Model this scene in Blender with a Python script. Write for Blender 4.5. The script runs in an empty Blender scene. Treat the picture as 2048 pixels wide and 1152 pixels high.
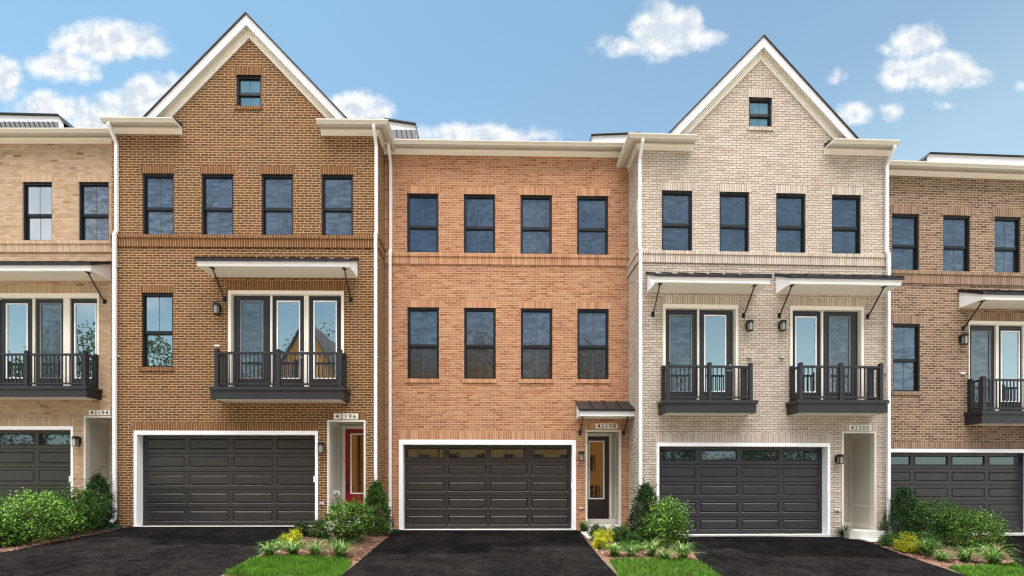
import bpy, math, random
from mathutils import Vector
random.seed(7)
SC = bpy.context.scene
COL = SC.collection
F, CX, CY = 928.0, 1015.0, 975.0        # focal length and principal point used when measuring
def lin(r, g, b):
    f = lambda c: (c/255/12.92) if c <= 10.3 else ((c/255+0.055)/1.055)**2.4
    return (f(r), f(g), f(b), 1)

# ------------------------------------------------------------------ node helpers
class NT:
    def __init__(s, tree): s.t = tree; s.n = tree.nodes; s.l = tree.links
    def new(s, typ, **kw):
        n = s.n.new(typ)
        for k, v in kw.items(): setattr(n, k, v)
        return n
    def put(s, sock, v):
        if v is None: return
        if hasattr(v, 'is_output'): s.l.new(v, sock)
        elif isinstance(v, (tuple, list)) and len(v) == 4 and sock.type == 'VECTOR': sock.default_value = v[:3]
        else: sock.default_value = v
    def m(s, op, a, b=None, c=None, clamp=False):
        n = s.new('ShaderNodeMath', operation=op, use_clamp=clamp)
        for i, v in enumerate((a, b, c)): s.put(n.inputs[i], v)
        return n.outputs[0]
    def v(s, op, a, b=None, out=0):
        n = s.new('ShaderNodeVectorMath', operation=op)
        s.put(n.inputs[0], a); s.put(n.inputs[1], b)
        return n.outputs[1] if op in ('LENGTH', 'DOT_PRODUCT', 'DISTANCE') else n.outputs[0]
    def mix(s, fac, a, b, blend='MIX'):
        n = s.new('ShaderNodeMix', data_type='RGBA', blend_type=blend)
        s.put(n.inputs[0], fac); s.put(n.inputs[6], a); s.put(n.inputs[7], b)
        return n.outputs[2]
    def smooth(s, x, lo, hi, a=0., b=1.):
        n = s.new('ShaderNodeMapRange', interpolation_type='SMOOTHSTEP')
        s.put(n.inputs[0], x); n.inputs[1].default_value = lo; n.inputs[2].default_value = hi
        n.inputs[3].default_value = a; n.inputs[4].default_value = b
        return n.outputs[0]
    def noise(s, vec, scale, detail=4, rough=.55, dist=0):
        n = s.new('ShaderNodeTexNoise')
        s.put(n.inputs['Vector'], vec); n.inputs['Scale'].default_value = scale
        n.inputs['Detail'].default_value = detail; n.inputs['Roughness'].default_value = rough
        n.inputs['Distortion'].default_value = dist
        return n.outputs[0]
    def ramp(s, fac, stops, interp='LINEAR'):
        n = s.new('ShaderNodeValToRGB'); r = n.color_ramp; r.interpolation = interp
        while len(r.elements) < len(stops): r.elements.new(.5)
        for e, (p, c) in zip(r.elements, stops): e.position = p; e.color = c
        s.put(n.inputs[0], fac)
        return n.outputs[0]
    def sep(s, v):
        n = s.new('ShaderNodeSeparateXYZ'); s.put(n.inputs[0], v); return n.outputs
    def comb(s, x, y, z=0.):
        n = s.new('ShaderNodeCombineXYZ'); s.put(n.inputs[0], x); s.put(n.inputs[1], y); s.put(n.inputs[2], z); return n.outputs[0]
    def obj(s): return s.new('ShaderNodeTexCoord').outputs['Object']

def mat(name):
    m = bpy.data.materials.new(name); m.use_nodes = True
    nt = NT(m.node_tree); b = nt.n['Principled BSDF']
    return m, nt, b

def simple(name, col, rough=.5, var=.06, spec=.4, nscale=3., bump=0, metallic=0):
    m, nt, b = mat(name)
    o = nt.obj()
    n1 = nt.noise(o, nscale, 5, .6)
    n2 = nt.noise(o, nscale*14, 3, .6)
    f = nt.m('ADD', nt.m('MULTIPLY', nt.m('SUBTRACT', n1, .5), var*2), nt.m('MULTIPLY_ADD', nt.m('SUBTRACT', n2, .5), var, 1.))
    c = nt.v('SCALE', col[:3]); nt.put(c.node.inputs['Scale'], f)
    nt.put(b.inputs['Base Color'], c)
    nt.put(b.inputs['Roughness'], nt.m('MULTIPLY_ADD', n1, .2, rough-.1))
    b.inputs['Specular IOR Level'].default_value = spec
    b.inputs['Metallic'].default_value = metallic
    if bump:
        bp = nt.new('ShaderNodeBump'); bp.inputs['Strength'].default_value = bump; bp.inputs['Distance'].default_value = .01
        nt.put(bp.inputs['Height'], n2); nt.put(b.inputs['Normal'], bp.outputs[0])
    return m

def brick(name, stops, mortar, w=.222, h=.0706, j=.014, soldier=False, mvar=.12, spots=None):
    key = name.split('_')[0]; kb, km = {'brown': (.53, .56), 'orange': (.70, .84), 'white': (.73, .46), 'tan': (.74, .56), 'mixed': (.66, .78)}[key]
    if soldier: kb *= 1.08
    tint = {'brown': (1.0, .95, .98), 'mixed': (.92, 1.0, 1.17), 'tan': (.94, 1.0, 1.17), 'white': (.95, .995, 1.13), 'orange': (.935, 1.07, 1.10)}[key]
    sc_ = lambda c, k: tuple(c[i]*k*tint[i] for i in range(3))+(1,)
    stops = [(p, sc_(c, kb)) for p, c in stops]; mortar = sc_(mortar, km)
    if spots: spots = sc_(spots, kb)
    m, nt, b = mat(name)
    o = nt.obj(); x, y, z = nt.sep(o)
    gn = nt.sep(nt.new('ShaderNodeNewGeometry').outputs['Normal'])
    side = nt.m('GREATER_THAN', nt.m('ABSOLUTE', gn[0]), .55)
    u = nt.m('ADD', nt.m('MULTIPLY', x, nt.m('SUBTRACT', 1., side)), nt.m('MULTIPLY', y, side))
    wob = nt.m('MULTIPLY', nt.m('SUBTRACT', nt.noise(o, 6., 2), .5), .012)
    if soldier:
        xo = nt.m('DIVIDE', nt.m('ADD', u, nt.m('MULTIPLY', wob, .6)), h); cu = nt.m('FLOOR', xo); row = 3.
        fx = nt.m('MULTIPLY', nt.m('FRACT', xo), h)
        d = nt.m('MINIMUM', fx, nt.m('SUBTRACT', h, fx))
    else:
        zr = nt.m('DIVIDE', nt.m('ADD', z, nt.m('ADD', nt.m('MULTIPLY', wob, .5), 20*h)), h); row = nt.m('FLOOR', zr)
        jit = nt.m('MULTIPLY', nt.m('FRACT', nt.m('MULTIPLY', nt.m('SINE', nt.m('MULTIPLY', row, 12.9898)), 437.5)), .16)
        xo = nt.m('ADD', nt.m('ADD', nt.m('DIVIDE', nt.m('ADD', u, wob), w), 400.), nt.m('ADD', jit, nt.m('MULTIPLY', nt.m('MODULO', row, 2.), .5)))
        cu = nt.m('FLOOR', xo)
        fx = nt.m('MULTIPLY', nt.m('FRACT', xo), w); fz = nt.m('MULTIPLY', nt.m('FRACT', zr), h)
        d = nt.m('MINIMUM', nt.m('MINIMUM', fx, nt.m('SUBTRACT', w, fx)), nt.m('MINIMUM', fz, nt.m('SUBTRACT', h, fz)))
    wn = nt.new('ShaderNodeTexWhiteNoise', noise_dimensions='3D')
    nt.put(wn.inputs['Vector'], nt.comb(cu, row, side))
    rnd = wn.outputs['Value']
    big = nt.noise(o, .55, 4, .6); fine = nt.noise(o, 45., 4, .65)
    bc = nt.ramp(rnd, stops)
    st_ = nt.noise(nt.v('MULTIPLY', o, (2.6, 2.6, .22)), 1., 5, .65)
    val = nt.m('ADD', nt.m('MULTIPLY', nt.m('SUBTRACT', st_, .5), .22), nt.m('MULTIPLY_ADD', nt.m('SUBTRACT', fine, .5), .55, 1.))
    val = nt.m('ADD', val, nt.m('MULTIPLY', nt.m('SUBTRACT', big, .5), .30))
    bc2 = nt.v('SCALE', bc); nt.put(bc2.node.inputs['Scale'], val)
    if spots:
        sp = nt.smooth(nt.noise(o, 7., 5, .7), .66, .76)
        bc2 = nt.mix(nt.m('MULTIPLY', sp, .55), bc2, spots)
    mc = nt.v('SCALE', mortar[:3]); nt.put(mc.node.inputs['Scale'], nt.m('MULTIPLY_ADD', nt.m('SUBTRACT', nt.noise(o, 9., 3), .5), mvar*2, 1.))
    mask = nt.smooth(d, j*.5-.003, j*.5+.003)
    nt.put(b.inputs['Base Color'], nt.mix(mask, mc, bc2))
    b.inputs['Roughness'].default_value = .88; b.inputs['Specular IOR Level'].default_value = .25
    bp = nt.new('ShaderNodeBump'); bp.inputs['Strength'].default_value = .7; bp.inputs['Distance'].default_value = .012
    nt.put(bp.inputs['Height'], nt.m('ADD', mask, nt.m('MULTIPLY', fine, .5)))
    nt.put(b.inputs['Normal'], bp.outputs[0])
    return m

def glass(name, body, refl, tint=(1, 1, 1, 1), rough=.02, wave=.02, wscale=2.2, mesh=0):
    """dark insulated window pane: a dim interior behind a partly mirroring coated face, slightly wavy"""
    m, nt, b = mat(name)
    o = nt.obj()
    nt.n.remove(b)
    bp = nt.new('ShaderNodeBump'); bp.inputs['Strength'].default_value = 1.; bp.inputs['Distance'].default_value = wave
    nt.put(bp.inputs['Height'], nt.noise(o, wscale, 3, .5, 1.2))
    gl = nt.new('ShaderNodeBsdfGlossy'); nt.put(gl.inputs['Color'], tint); gl.inputs['Roughness'].default_value = rough
    nt.put(gl.inputs['Normal'], bp.outputs[0])
    df = nt.new('ShaderNodeBsdfDiffuse'); nt.put(df.inputs['Color'], body)
    lw = nt.new('ShaderNodeFresnel'); lw.inputs['IOR'].default_value = 1.45
    fac = nt.m('MULTIPLY_ADD', lw.outputs[0], .8, refl, clamp=True)
    if mesh:                                             # streaked mirror strength painted in for the insect screen's moire
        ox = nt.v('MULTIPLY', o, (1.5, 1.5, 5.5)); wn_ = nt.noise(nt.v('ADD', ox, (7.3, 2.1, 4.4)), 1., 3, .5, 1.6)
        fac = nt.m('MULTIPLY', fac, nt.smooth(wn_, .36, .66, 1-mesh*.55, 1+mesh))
    ms = nt.new('ShaderNodeMixShader'); nt.put(ms.inputs[0], fac); nt.put(ms.inputs[1], df.outputs[0]); nt.put(ms.inputs[2], gl.outputs[0])
    nt.put(nt.n['Material Output'].inputs['Surface'], ms.outputs[0])
    return m

def leaf(name, stops, rough=.55, trans=.14):
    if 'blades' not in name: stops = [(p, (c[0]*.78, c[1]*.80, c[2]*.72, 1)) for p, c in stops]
    m, nt, b = mat(name)
    r = nt.new('ShaderNodeNewGeometry').outputs['Random Per Island']
    c = nt.ramp(r, stops)
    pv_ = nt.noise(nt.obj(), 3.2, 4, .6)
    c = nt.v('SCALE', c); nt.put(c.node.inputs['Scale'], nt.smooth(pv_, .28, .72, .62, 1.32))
    nt.put(b.inputs['Base Color'], c); b.inputs['Roughness'].default_value = rough
    b.inputs['Specular IOR Level'].default_value = .2
    t = nt.new('ShaderNodeBsdfTranslucent'); nt.put(t.inputs['Color'], nt.mix(1., c, (1.3, 1.35, .6, 1), 'MULTIPLY'))
    ms = nt.new('ShaderNodeMixShader'); ms.inputs[0].default_value = trans
    nt.put(ms.inputs[1], b.outputs[0]); nt.put(ms.inputs[2], t.outputs[0])
    nt.put(nt.n['Material Output'].inputs['Surface'], ms.outputs[0])
    return m

# ------------------------------------------------------------------ mesh builder
class MB:
    def __init__(s): s.v = []; s.f = []
    def poly(s, pts):
        i = len(s.v); s.v += [tuple(p) for p in pts]; s.f.append(tuple(range(i, i+len(pts)))); return s
    def box(s, x0, x1, y0, y1, z0, z1):
        i = len(s.v)
        s.v += [(x, y, z) for z in (z0, z1) for (x, y) in ((x0, y0), (x1, y0), (x1, y1), (x0, y1))]
        s.f += [tuple(i+k for k in q) for q in ((3, 2, 1, 0), (4, 5, 6, 7), (0, 1, 5, 4), (1, 2, 6, 5), (2, 3, 7, 6), (3, 0, 4, 7))]
        return s
    def loft(s, rings, closed=True, caps=True):
        i = len(s.v); n = len(rings[0])
        for r in rings: s.v += [tuple(p) for p in r]
        for k in range(len(rings)-1):
            for a in range(n if closed else n-1):
                b = (a+1) % n
                s.f.append((i+k*n+a, i+k*n+b, i+(k+1)*n+b, i+(k+1)*n+a))
        if caps and closed:
            s.f.append(tuple(i+a for a in reversed(range(n)))); s.f.append(tuple(i+(len(rings)-1)*n+a for a in range(n)))
        return s
    def prism(s, pts, y0, y1):                      # pts: (x, z), extruded along y
        return s.loft([[(x, y, z) for x, z in pts] for y in (y0, y1)])
    def prismx(s, pts, x0, x1):                     # pts: (y, z), extruded along x
        return s.loft([[(x, y, z) for y, z in pts] for x in (x0, x1)])
    def bar(s, p, q, w, h=None):
        h = h or w; p = Vector(p); q = Vector(q); t = (q-p).normalized()
        a = t.cross(Vector((0, 0, 1)))
        if a.length < .01: a = Vector((1, 0, 0))
        a.normalize(); c = a.cross(t)
        return s.loft([[e+a*w/2*i+c*h/2*j for i, j in ((-1, -1), (1, -1), (1, 1), (-1, 1))] for e in (p, q)])
    def tube(s, path, radii, n=8, caps=True):
        rings = []; path = [Vector(p) for p in path]
        for k, p in enumerate(path):
            t = (path[min(k+1, len(path)-1)]-path[max(k-1, 0)]).normalized()
            a = t.cross(Vector((.3, 1, .1))).normalized(); c = t.cross(a)
            r = radii[k] if isinstance(radii, (list, tuple)) else radii
            rings.append([p+(a*math.cos(2*math.pi*i/n)+c*math.sin(2*math.pi*i/n))*r for i in range(n)])
        return s.loft(rings, caps=caps)
    def sweep(s, prof, stations):
        """prof: (o, z) out from the wall; station: (u, su, d, sd) -> point (u + su*o, d - sd*o, z)"""
        return s.loft([[(u+su*o, d-sd*o, z) for o, z in prof] for (u, su, d, sd) in stations])
    def build(s, name, m, parent=None, smooth=False):
        me = bpy.data.meshes.new(name); me.from_pydata(s.v, [], s.f); me.materials.append(m); me.validate(); 
        import bmesh
        bm = bmesh.new(); bm.from_mesh(me)
        if len(bm.faces) < 3000: bmesh.ops.recalc_face_normals(bm, faces=bm.faces) if s.closed() else None
        bm.to_mesh(me); bm.free()
        if smooth:
            for p in me.polygons: p.use_smooth = True
        o = bpy.data.objects.new(name, me); COL.objects.link(o)
        if parent: o.parent = parent
        return o
    open_ = False
    def closed(s): return not s.open_

def thing(name, label, cat, loc=(0, 0, 0), rot=0, group=None):
    o = bpy.data.objects.new(name, None); COL.objects.link(o); o.empty_display_size = .3
    o.location = loc; o.rotation_euler = (0, 0, rot); tag(o, label, cat, group); return o
def tag(o, label, cat, group=None):
    o['label'] = label; o['category'] = cat
    if group: o['group'] = group
def struct(o): o['kind'] = 'structure'; return o

# ------------------------------------------------------------------ materials
M = {}
M['brick_brown'] = brick('brown_brick', [(0, lin(112, 72, 38)), (.5, lin(132, 88, 50)), (.85, lin(147, 100, 58)), (1, lin(140, 88, 52))], lin(222, 198, 150), j=.017)
M['soldier_brown'] = brick('brown_soldier', [(0, lin(125, 82, 45)), (1, lin(150, 102, 60))], lin(214, 186, 136), soldier=True, j=.014)
M['brick_orange'] = brick('orange_brick', [(0, lin(164, 98, 70)), (.25, lin(182, 116, 86)), (.6, lin(193, 129, 97)), (.9, lin(204, 146, 112)), (1, lin(160, 106, 86))], lin(214, 168, 130), w=.222, h=.0725, j=.014, spots=lin(222, 178, 150))
M['soldier_orange'] = brick('orange_soldier', [(0, lin(178, 112, 82)), (.6, lin(198, 138, 104)), (1, lin(212, 158, 126))], lin(222, 176, 136), soldier=True, j=.011, h=.072)
M['brick_white'] = brick('white_brick', [(0, lin(202, 182, 156)), (.25, lin(216, 199, 174)), (.85, lin(226, 210, 186)), (1, lin(200, 178, 152))], lin(150, 124, 94), w=.218, h=.0716, j=.012, spots=lin(176, 154, 126))
M['soldier_white'] = brick('white_soldier', [(0, lin(205, 184, 158)), (1, lin(226, 212, 190))], lin(160, 132, 100), soldier=True, j=.011)
M['brick_tan'] = brick('tan_brick', [(0, lin(140, 110, 80)), (.02, lin(186, 152, 114)), (.3, lin(200, 166, 126)), (.9, lin(214, 184, 146)), (1, lin(196, 156, 118))], lin(206, 176, 136), w=.222, h=.0725, j=.010, spots=lin(140, 108, 78))
M['soldier_tan'] = brick('tan_soldier', [(0, lin(196, 160, 122)), (1, lin(214, 186, 148))], lin(192, 160, 122), soldier=True, j=.010)
M['brick_dusk'] = brick('mixed_brown_brick', [(0, lin(108, 78, 62)), (.25, lin(128, 96, 76)), (.6, lin(150, 116, 90)), (.9, lin(166, 132, 104)), (1, lin(118, 84, 68))], lin(214, 188, 148), w=.222, h=.0735, j=.014)
M['soldier_dusk'] = brick('mixed_brown_soldier', [(0, lin(132, 98, 76)), (1, lin(172, 138, 108))], lin(208, 180, 140), soldier=True, j=.012)
M['white'] = simple('white_trim', (.84, .85, .87, 1), .55, .03, .25)
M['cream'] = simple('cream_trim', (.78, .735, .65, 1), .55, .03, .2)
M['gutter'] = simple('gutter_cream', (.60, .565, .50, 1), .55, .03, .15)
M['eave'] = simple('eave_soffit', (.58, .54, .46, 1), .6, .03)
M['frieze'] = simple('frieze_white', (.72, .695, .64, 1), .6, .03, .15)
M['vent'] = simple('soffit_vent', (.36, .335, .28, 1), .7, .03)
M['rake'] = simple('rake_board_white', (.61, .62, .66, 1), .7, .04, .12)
M['spout'] = simple('downspout_white', (.72, .73, .755, 1), .5, .03, .2)
M['black'] = simple('black_frame', lin(20, 21, 25), .35, .1)
M['bar'] = simple('glazing_bar_grey', lin(62, 72, 84), .5, .03)
M['iron'] = simple('black_iron', lin(16, 16, 18), .4, .1)
M['charcoal'] = simple('charcoal_paint', lin(36, 37, 41), .45, .06)
M['door_charcoal'] = simple('door_charcoal', lin(38, 39, 43), .4, .05)
M['garage_warm'] = simple('garage_warm_grey', lin(41, 40, 39), .34, .06, nscale=1.5)
M['garage_cool'] = simple('garage_cool_grey', lin(40, 40, 46), .34, .06, nscale=1.5)
M['roofmetal'] = simple('dark_standing_seam', lin(27, 27, 30), .4, .08)
M['shingle'] = simple('dark_shingle', lin(52, 50, 52), .85, .3, nscale=6, bump=.5)
M['membrane'] = simple('white_membrane', (.74, .76, .80, 1), .35, .05)
M['panelgrey'] = simple('ribbed_grey_panel', lin(120, 124, 128), .5, .05)
M['porch'] = simple('porch_panel', (.50, .475, .42, 1), .5, .04)
M['porch_trim'] = simple('porch_trim', (.62, .59, .53, 1), .45, .03)
M['red'] = simple('red_door', lin(132, 14, 16), .3, .05)
M['nightdoor'] = simple('dark_front_door', lin(34, 30, 30), .35, .05)
M['steel'] = simple('brushed_nickel', (.6, .6, .58, 1), .3, .03, metallic=1)
M['plate'] = simple('address_stone', (.74, .72, .66, 1), .6, .04)
M['plug'] = simple('outlet_plastic', (.72, .72, .70, 1), .4, .02)
M['green_plastic'] = simple('green_plastic', lin(22, 66, 52), .4, .05)
M['wood'] = simple('sheathing_board', lin(196, 146, 76), .8, .25, nscale=1.6)
M['stud'] = simple('pale_stud', lin(214, 190, 150), .8, .1)
M['gloom'] = simple('painted_gloom', (.02, .018, .016, 1), .9, .1)
M['bark'] = simple('bark', lin(84, 66, 50), .9, .25, nscale=8, bump=.6)
M['stem'] = simple('stem', lin(74, 62, 44), .9, .2)
M['glass_win'] = glass('window_pane', (.018, .026, .042, 1), .14, (.75, .88, 1.08, 1), .03, .012, 2.4)
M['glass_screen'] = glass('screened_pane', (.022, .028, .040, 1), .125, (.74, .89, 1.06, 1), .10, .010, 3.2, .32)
M['glass_attic'] = glass('attic_pane', (.05, .10, .12, 1), .26, (.50, .86, 1.0, 1), .02, .001, 1.)
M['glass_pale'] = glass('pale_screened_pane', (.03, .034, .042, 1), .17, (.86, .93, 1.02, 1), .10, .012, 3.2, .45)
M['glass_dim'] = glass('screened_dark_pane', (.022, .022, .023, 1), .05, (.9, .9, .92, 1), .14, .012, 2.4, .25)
M['glass_clear'] = glass('clear_pane', (.03, .035, .04, 1), .46, (.90, .97, 1.0, 1), .01, .0006, 1.)
M['glass_garage'] = glass('garage_pane', (.02, .022, .025, 1), .12, (.60, .78, 1.0, 1), .02, .001, 1.)
M['glass_door'] = glass('door_pane', (.03, .035, .038, 1), .30, (.9, .97, 1.02, 1), .01, .003, 1.2)
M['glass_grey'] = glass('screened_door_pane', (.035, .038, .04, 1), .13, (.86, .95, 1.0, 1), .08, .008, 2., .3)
M['glass_front'] = glass('front_door_pane', (.05, .03, .02, 1), .11, (1, .84, .70, 1), .01, .0008, 1.)
M['lampglass'] = glass('lamp_glass', (.20, .19, .17, 1), .14, (1, 1, 1, 1), .05, 0.)
M['leaf_light'] = leaf('light_green_leaves', [(0, lin(34, 66, 18)), (.4, lin(62, 102, 28)), (.75, lin(98, 142, 46)), (1, lin(168, 200, 104))])
M['leaf_mid'] = leaf('mid_green_leaves', [(0, lin(26, 54, 20)), (.5, lin(50, 88, 30)), (.9, lin(82, 124, 44)), (1, lin(136, 172, 84))])
M['leaf_dark'] = leaf('dark_green_leaves', [(0, lin(26, 50, 24)), (.5, lin(40, 72, 34)), (.9, lin(58, 92, 44)), (1, lin(88, 116, 62))])
M['leaf_low'] = leaf('low_shrub_leaves', [(0, lin(30, 60, 28)), (.5, lin(58, 96, 42)), (1, lin(112, 146, 76))])
M['leaf_yellow'] = leaf('golden_leaves', [(0, lin(130, 140, 24)), (.4, lin(180, 182, 36)), (1, lin(216, 206, 70))])
M['blade'] = leaf('lilyturf_blades', [(0, lin(36, 70, 26)), (.5, lin(66, 106, 42)), (.78, lin(110, 144, 74)), (1, lin(190, 202, 146))], trans=.2)
M['grassblade'] = leaf('lawn_blades', [(0, lin(28, 62, 12)), (.5, lin(56, 102, 20)), (.9, lin(90, 134, 36)), (1, lin(150, 158, 76))], trans=.3)
M['tree_leaf'] = leaf('tree_leaves', [(0, lin(30, 56, 22)), (.5, lin(50, 84, 32)), (1, lin(84, 118, 46))])

def ground_mats():
    m, nt, b = mat('fresh_asphalt')
    o = nt.obj(); n1 = nt.noise(o, 1.1, 5, .65, .6); n2 = nt.noise(o, 70, 4, .75); n3 = nt.noise(o, 9, 5, .7)
    vo = nt.new('ShaderNodeTexVoronoi'); vo.inputs['Scale'].default_value = 90; nt.put(vo.inputs['Vector'], o)
    c = nt.ramp(n2, [(.3, (.0025, .0025, .0026, 1)), (.50, (.0085, .0082, .0079, 1)), (.72, (.034, .032, .030, 1))])
    st = nt.v('MULTIPLY', o, (1., 2.2, 1.)); n4 = nt.noise(st, 4.5, 6, .75, .8)
    k = nt.smooth(n1, .3, .7, .55, 1.25); k = nt.m('MULTIPLY', k, nt.smooth(n4, .30, .72, .68, 1.2)); k = nt.m('MULTIPLY', k, nt.smooth(n3, .3, .7, .7, 1.25))
    c2 = nt.v('SCALE', c); nt.put(c2.node.inputs['Scale'], k)
    sc = nt.smooth(nt.noise(o, 5, 6, .75, 1.5), .69, .78)       # pale scuffs
    nt.put(b.inputs['Base Color'], nt.mix(nt.m('MULTIPLY', sc, .35), c2, (.06, .058, .053, 1)))
    b.inputs['Roughness'].default_value = .95; b.inputs['Specular IOR Level'].default_value = .0
    bp = nt.new('ShaderNodeBump'); bp.inputs['Strength'].default_value = .8; bp.inputs['Distance'].default_value = .012
    nt.put(bp.inputs['Height'], nt.m('ADD', n2, vo.outputs[0])); nt.put(b.inputs['Normal'], bp.outputs[0])
    M['asphalt'] = m
    M['street'] = simple('pale_street', (.20, .195, .185, 1), .9, .12)  # unseen street, paled to bounce light up under the canopies
    M['earth'] = simple('bounce_earth', (.46, .36, .25, 1), .95, .12, nscale=.6)
    m, nt, b = mat('bark_mulch')
    o = nt.obj(); n2 = nt.noise(o, 40, 5, .75); n1 = nt.noise(o, 2, 3)
    c = nt.ramp(n2, [(.3, lin(50, 34, 28)), (.55, lin(104, 74, 58)), (.75, lin(150, 116, 92))])
    c2 = nt.v('SCALE', c); nt.put(c2.node.inputs['Scale'], nt.m('MULTIPLY_ADD', n1, .6, .7)); nt.put(b.inputs['Base Color'], c2)
    b.inputs['Roughness'].default_value = .95
    bp = nt.new('ShaderNodeBump'); bp.inputs['Strength'].default_value = 1; bp.inputs['Distance'].default_value = .03
    nt.put(bp.inputs['Height'], n2); nt.put(b.inputs['Normal'], bp.outputs[0]); M['mulch'] = m
    m, nt, b = mat('wood_chips')
    r = nt.new('ShaderNodeNewGeometry').outputs['Random Per Island']
    nt.put(b.inputs['Base Color'], nt.ramp(r, [(0, lin(58, 40, 32)), (.5, lin(112, 80, 62)), (.85, lin(150, 114, 90)), (1, lin(190, 160, 132))]))
    b.inputs['Roughness'].default_value = .95; M['chips'] = m
    m, nt, b = mat('soil_and_turf')
    o = nt.obj(); n = nt.noise(o, 3, 6, .7); n2 = nt.noise(o, 30, 4, .7)
    nt.put(b.inputs['Base Color'], nt.mix(n2, nt.ramp(n, [(.35, lin(62, 64, 36)), (.65, lin(74, 88, 40))]), lin(70, 58, 44)))
    b.inputs['Roughness'].default_value = .95; M['ground'] = m
    m, nt, b = mat('pale_concrete')
    o = nt.obj(); n = nt.noise(o, 2.5, 6, .65); n2 = nt.noise(o, 50, 3, .7)
    nt.put(b.inputs['Base Color'], nt.ramp(nt.m('MULTIPLY_ADD', n2, .3, nt.m('MULTIPLY', n, .7)), [(.3, (.42, .41, .38, 1)), (.7, (.62, .61, .57, 1))]))
    b.inputs['Roughness'].default_value = .85; M['concrete'] = m
    m, nt, b = mat('beadboard_soffit')
    o = nt.obj(); x, y, z = nt.sep(o)
    g = nt.m('ABSOLUTE', nt.m('SUBTRACT', nt.m('FRACT', nt.m('DIVIDE', x, .085)), .5))
    k = nt.smooth(g, .40, .48, 1., .0)
    nt.put(b.inputs['Base Color'], nt.mix(k, (.70, .66, .57, 1), (.86, .825, .74, 1)))
    b.inputs['Roughness'].default_value = .5
    bp = nt.new('ShaderNodeBump'); bp.inputs['Strength'].default_value = .6; bp.inputs['Distance'].default_value = .01
    nt.put(bp.inputs['Height'], k); nt.put(b.inputs['Normal'], bp.outputs[0]); M['soffit'] = m
ground_mats()

# ------------------------------------------------------------------ ground shape
XB = [(-40, -1.06), (-13.0, -1.06), (-5.2, -1.066), (-3.3, -1.272), (2.2, -1.284), (3.9, -1.345), (7.4, -1.36), (12.5, -1.46), (40, -1.6)]
def zb(X):
    for (a, za), (b, zb_) in zip(XB, XB[1:]):
        if X <= b: t = max(0, (X-a)/(b-a)); return za+(zb_-za)*t
    return XB[-1][1]
def g(X, Y):
    return zb(X)-.09*(13.4-min(13.4, max(Y, 7.6))) if abs(X) < 1e9 else 0
def on_ground(px, py):
    rx, rz = (px-CX)/F, -(py-CY)/F
    lo, hi = 4., 16.
    for _ in range(50):
        t = (lo+hi)/2
        if t*rz > g(t*rx, t): lo = t
        else: hi = t
    return (lo*rx, lo)
def clip(poly, ax, val, keep_less):
    out = []
    for i in range(len(poly)):
        p, q = poly[i-1], poly[i]
        pi, qi = (p[ax] <= val) == keep_less, (q[ax] <= val) == keep_less
        if pi != qi:
            t = (val-p[ax])/(q[ax]-p[ax]); out.append(tuple(p[k]+(q[k]-p[k])*t for k in range(len(p))))
        if qi: out.append(q)
    return out
def drape(name, poly, off, m, step=.6):
    mb = MB(); mb.open_ = True
    y0 = min(p[1] for p in poly); y1 = max(p[1] for p in poly)
    x0 = min(p[0] for p in poly); x1 = max(p[0] for p in poly)
    ys = sorted(set([y0, y1]+[y for y in [7.6, 13.4] if y0 < y < y1]+[y0+k*step for k in range(1, int((y1-y0)/step)+1)]))
    xs = sorted(set([x0, x1]+[x for x, _ in XB if x0 < x < x1]+[x0+k*step for k in range(1, int((x1-x0)/step)+1)]))
    for ya, yb in zip(ys, ys[1:]):
        row = clip(clip(poly, 1, yb, True), 1, ya, False)
        if len(row) < 3: continue
        for xa, xb in zip(xs, xs[1:]):
            c = clip(clip(row, 0, xb, True), 0, xa, False)
            if len(c) >= 3:
                a2 = sum(c[i-1][0]*c[i][1]-c[i][0]*c[i-1][1] for i in range(len(c)))
                if abs(a2) < 1e-7: continue
                if a2 < 0: c = c[::-1]
                mb.poly([(x, y, g(x, y)+off) for x, y in c])
    return struct(mb.build(name, m))
def inside(poly, x, y):
    r = False
    for i in range(len(poly)):
        (x1, y1), (x2, y2) = poly[i-1], poly[i]
        if (y1 > y) != (y2 > y) and x < (x2-x1)*(y-y1)/(y2-y1)+x1: r = not r
    return r
#GROUND
gm = MB(); gm.open_ = True
gx = [-400, -120, -40]+[x for x, _ in XB[1:-1]]+[40, 120, 400]
gy = [-400, -120, -30, 0, 7.6, 13.4, 40, 120, 400]
gx = sorted(set(gx+[-30, -20, 0, 20, 30]))
for ya, yb in zip(gy, gy[1:]):
    for xa, xb in zip(gx, gx[1:]):
        gm.poly([(x, y, g(x, y)) for x, y in ((xa, ya), (xb, ya), (xb, yb), (xa, yb))])
struct(gm.build('ground', M['ground']))
def pxpoly(pts): return [on_ground(*p) for p in pts]
EDGE = 7.2
def ext(p, q, y=EDGE):                                 # continue the edge p->q to the street
    t = (y-p[1])/(q[1]-p[1]); return (p[0]+(q[0]-p[0])*t, y)
def strip(left, right):
    L = pxpoly(left); R = pxpoly(right)
    return L+[ext(L[-2], L[-1])]+[ext(R[-2], R[-1])]+R[::-1]
D1 = strip([(270, 1044), (266, 1053), (213, 1064), (111, 1084), (0, 1106), (-150, 1136)], [(636, 1044), (636, 1055), (602, 1062), (560, 1083), (512, 1113), (440, 1152)])
D2 = strip([(800, 1051), (798, 1061), (775, 1074), (740, 1104), (683, 1152)], [(1152, 1051), (1154, 1061), (1161, 1066), (1179, 1090), (1206, 1122), (1235, 1152)])
D3 = strip([(1315, 1060), (1313, 1071), (1350, 1080), (1384, 1103), (1400, 1126), (1440, 1152)], [(1660, 1060), (1662, 1070), (1700, 1075), (1747, 1088), (1814, 1113), (1887, 1137), (1930, 1152)])
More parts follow.
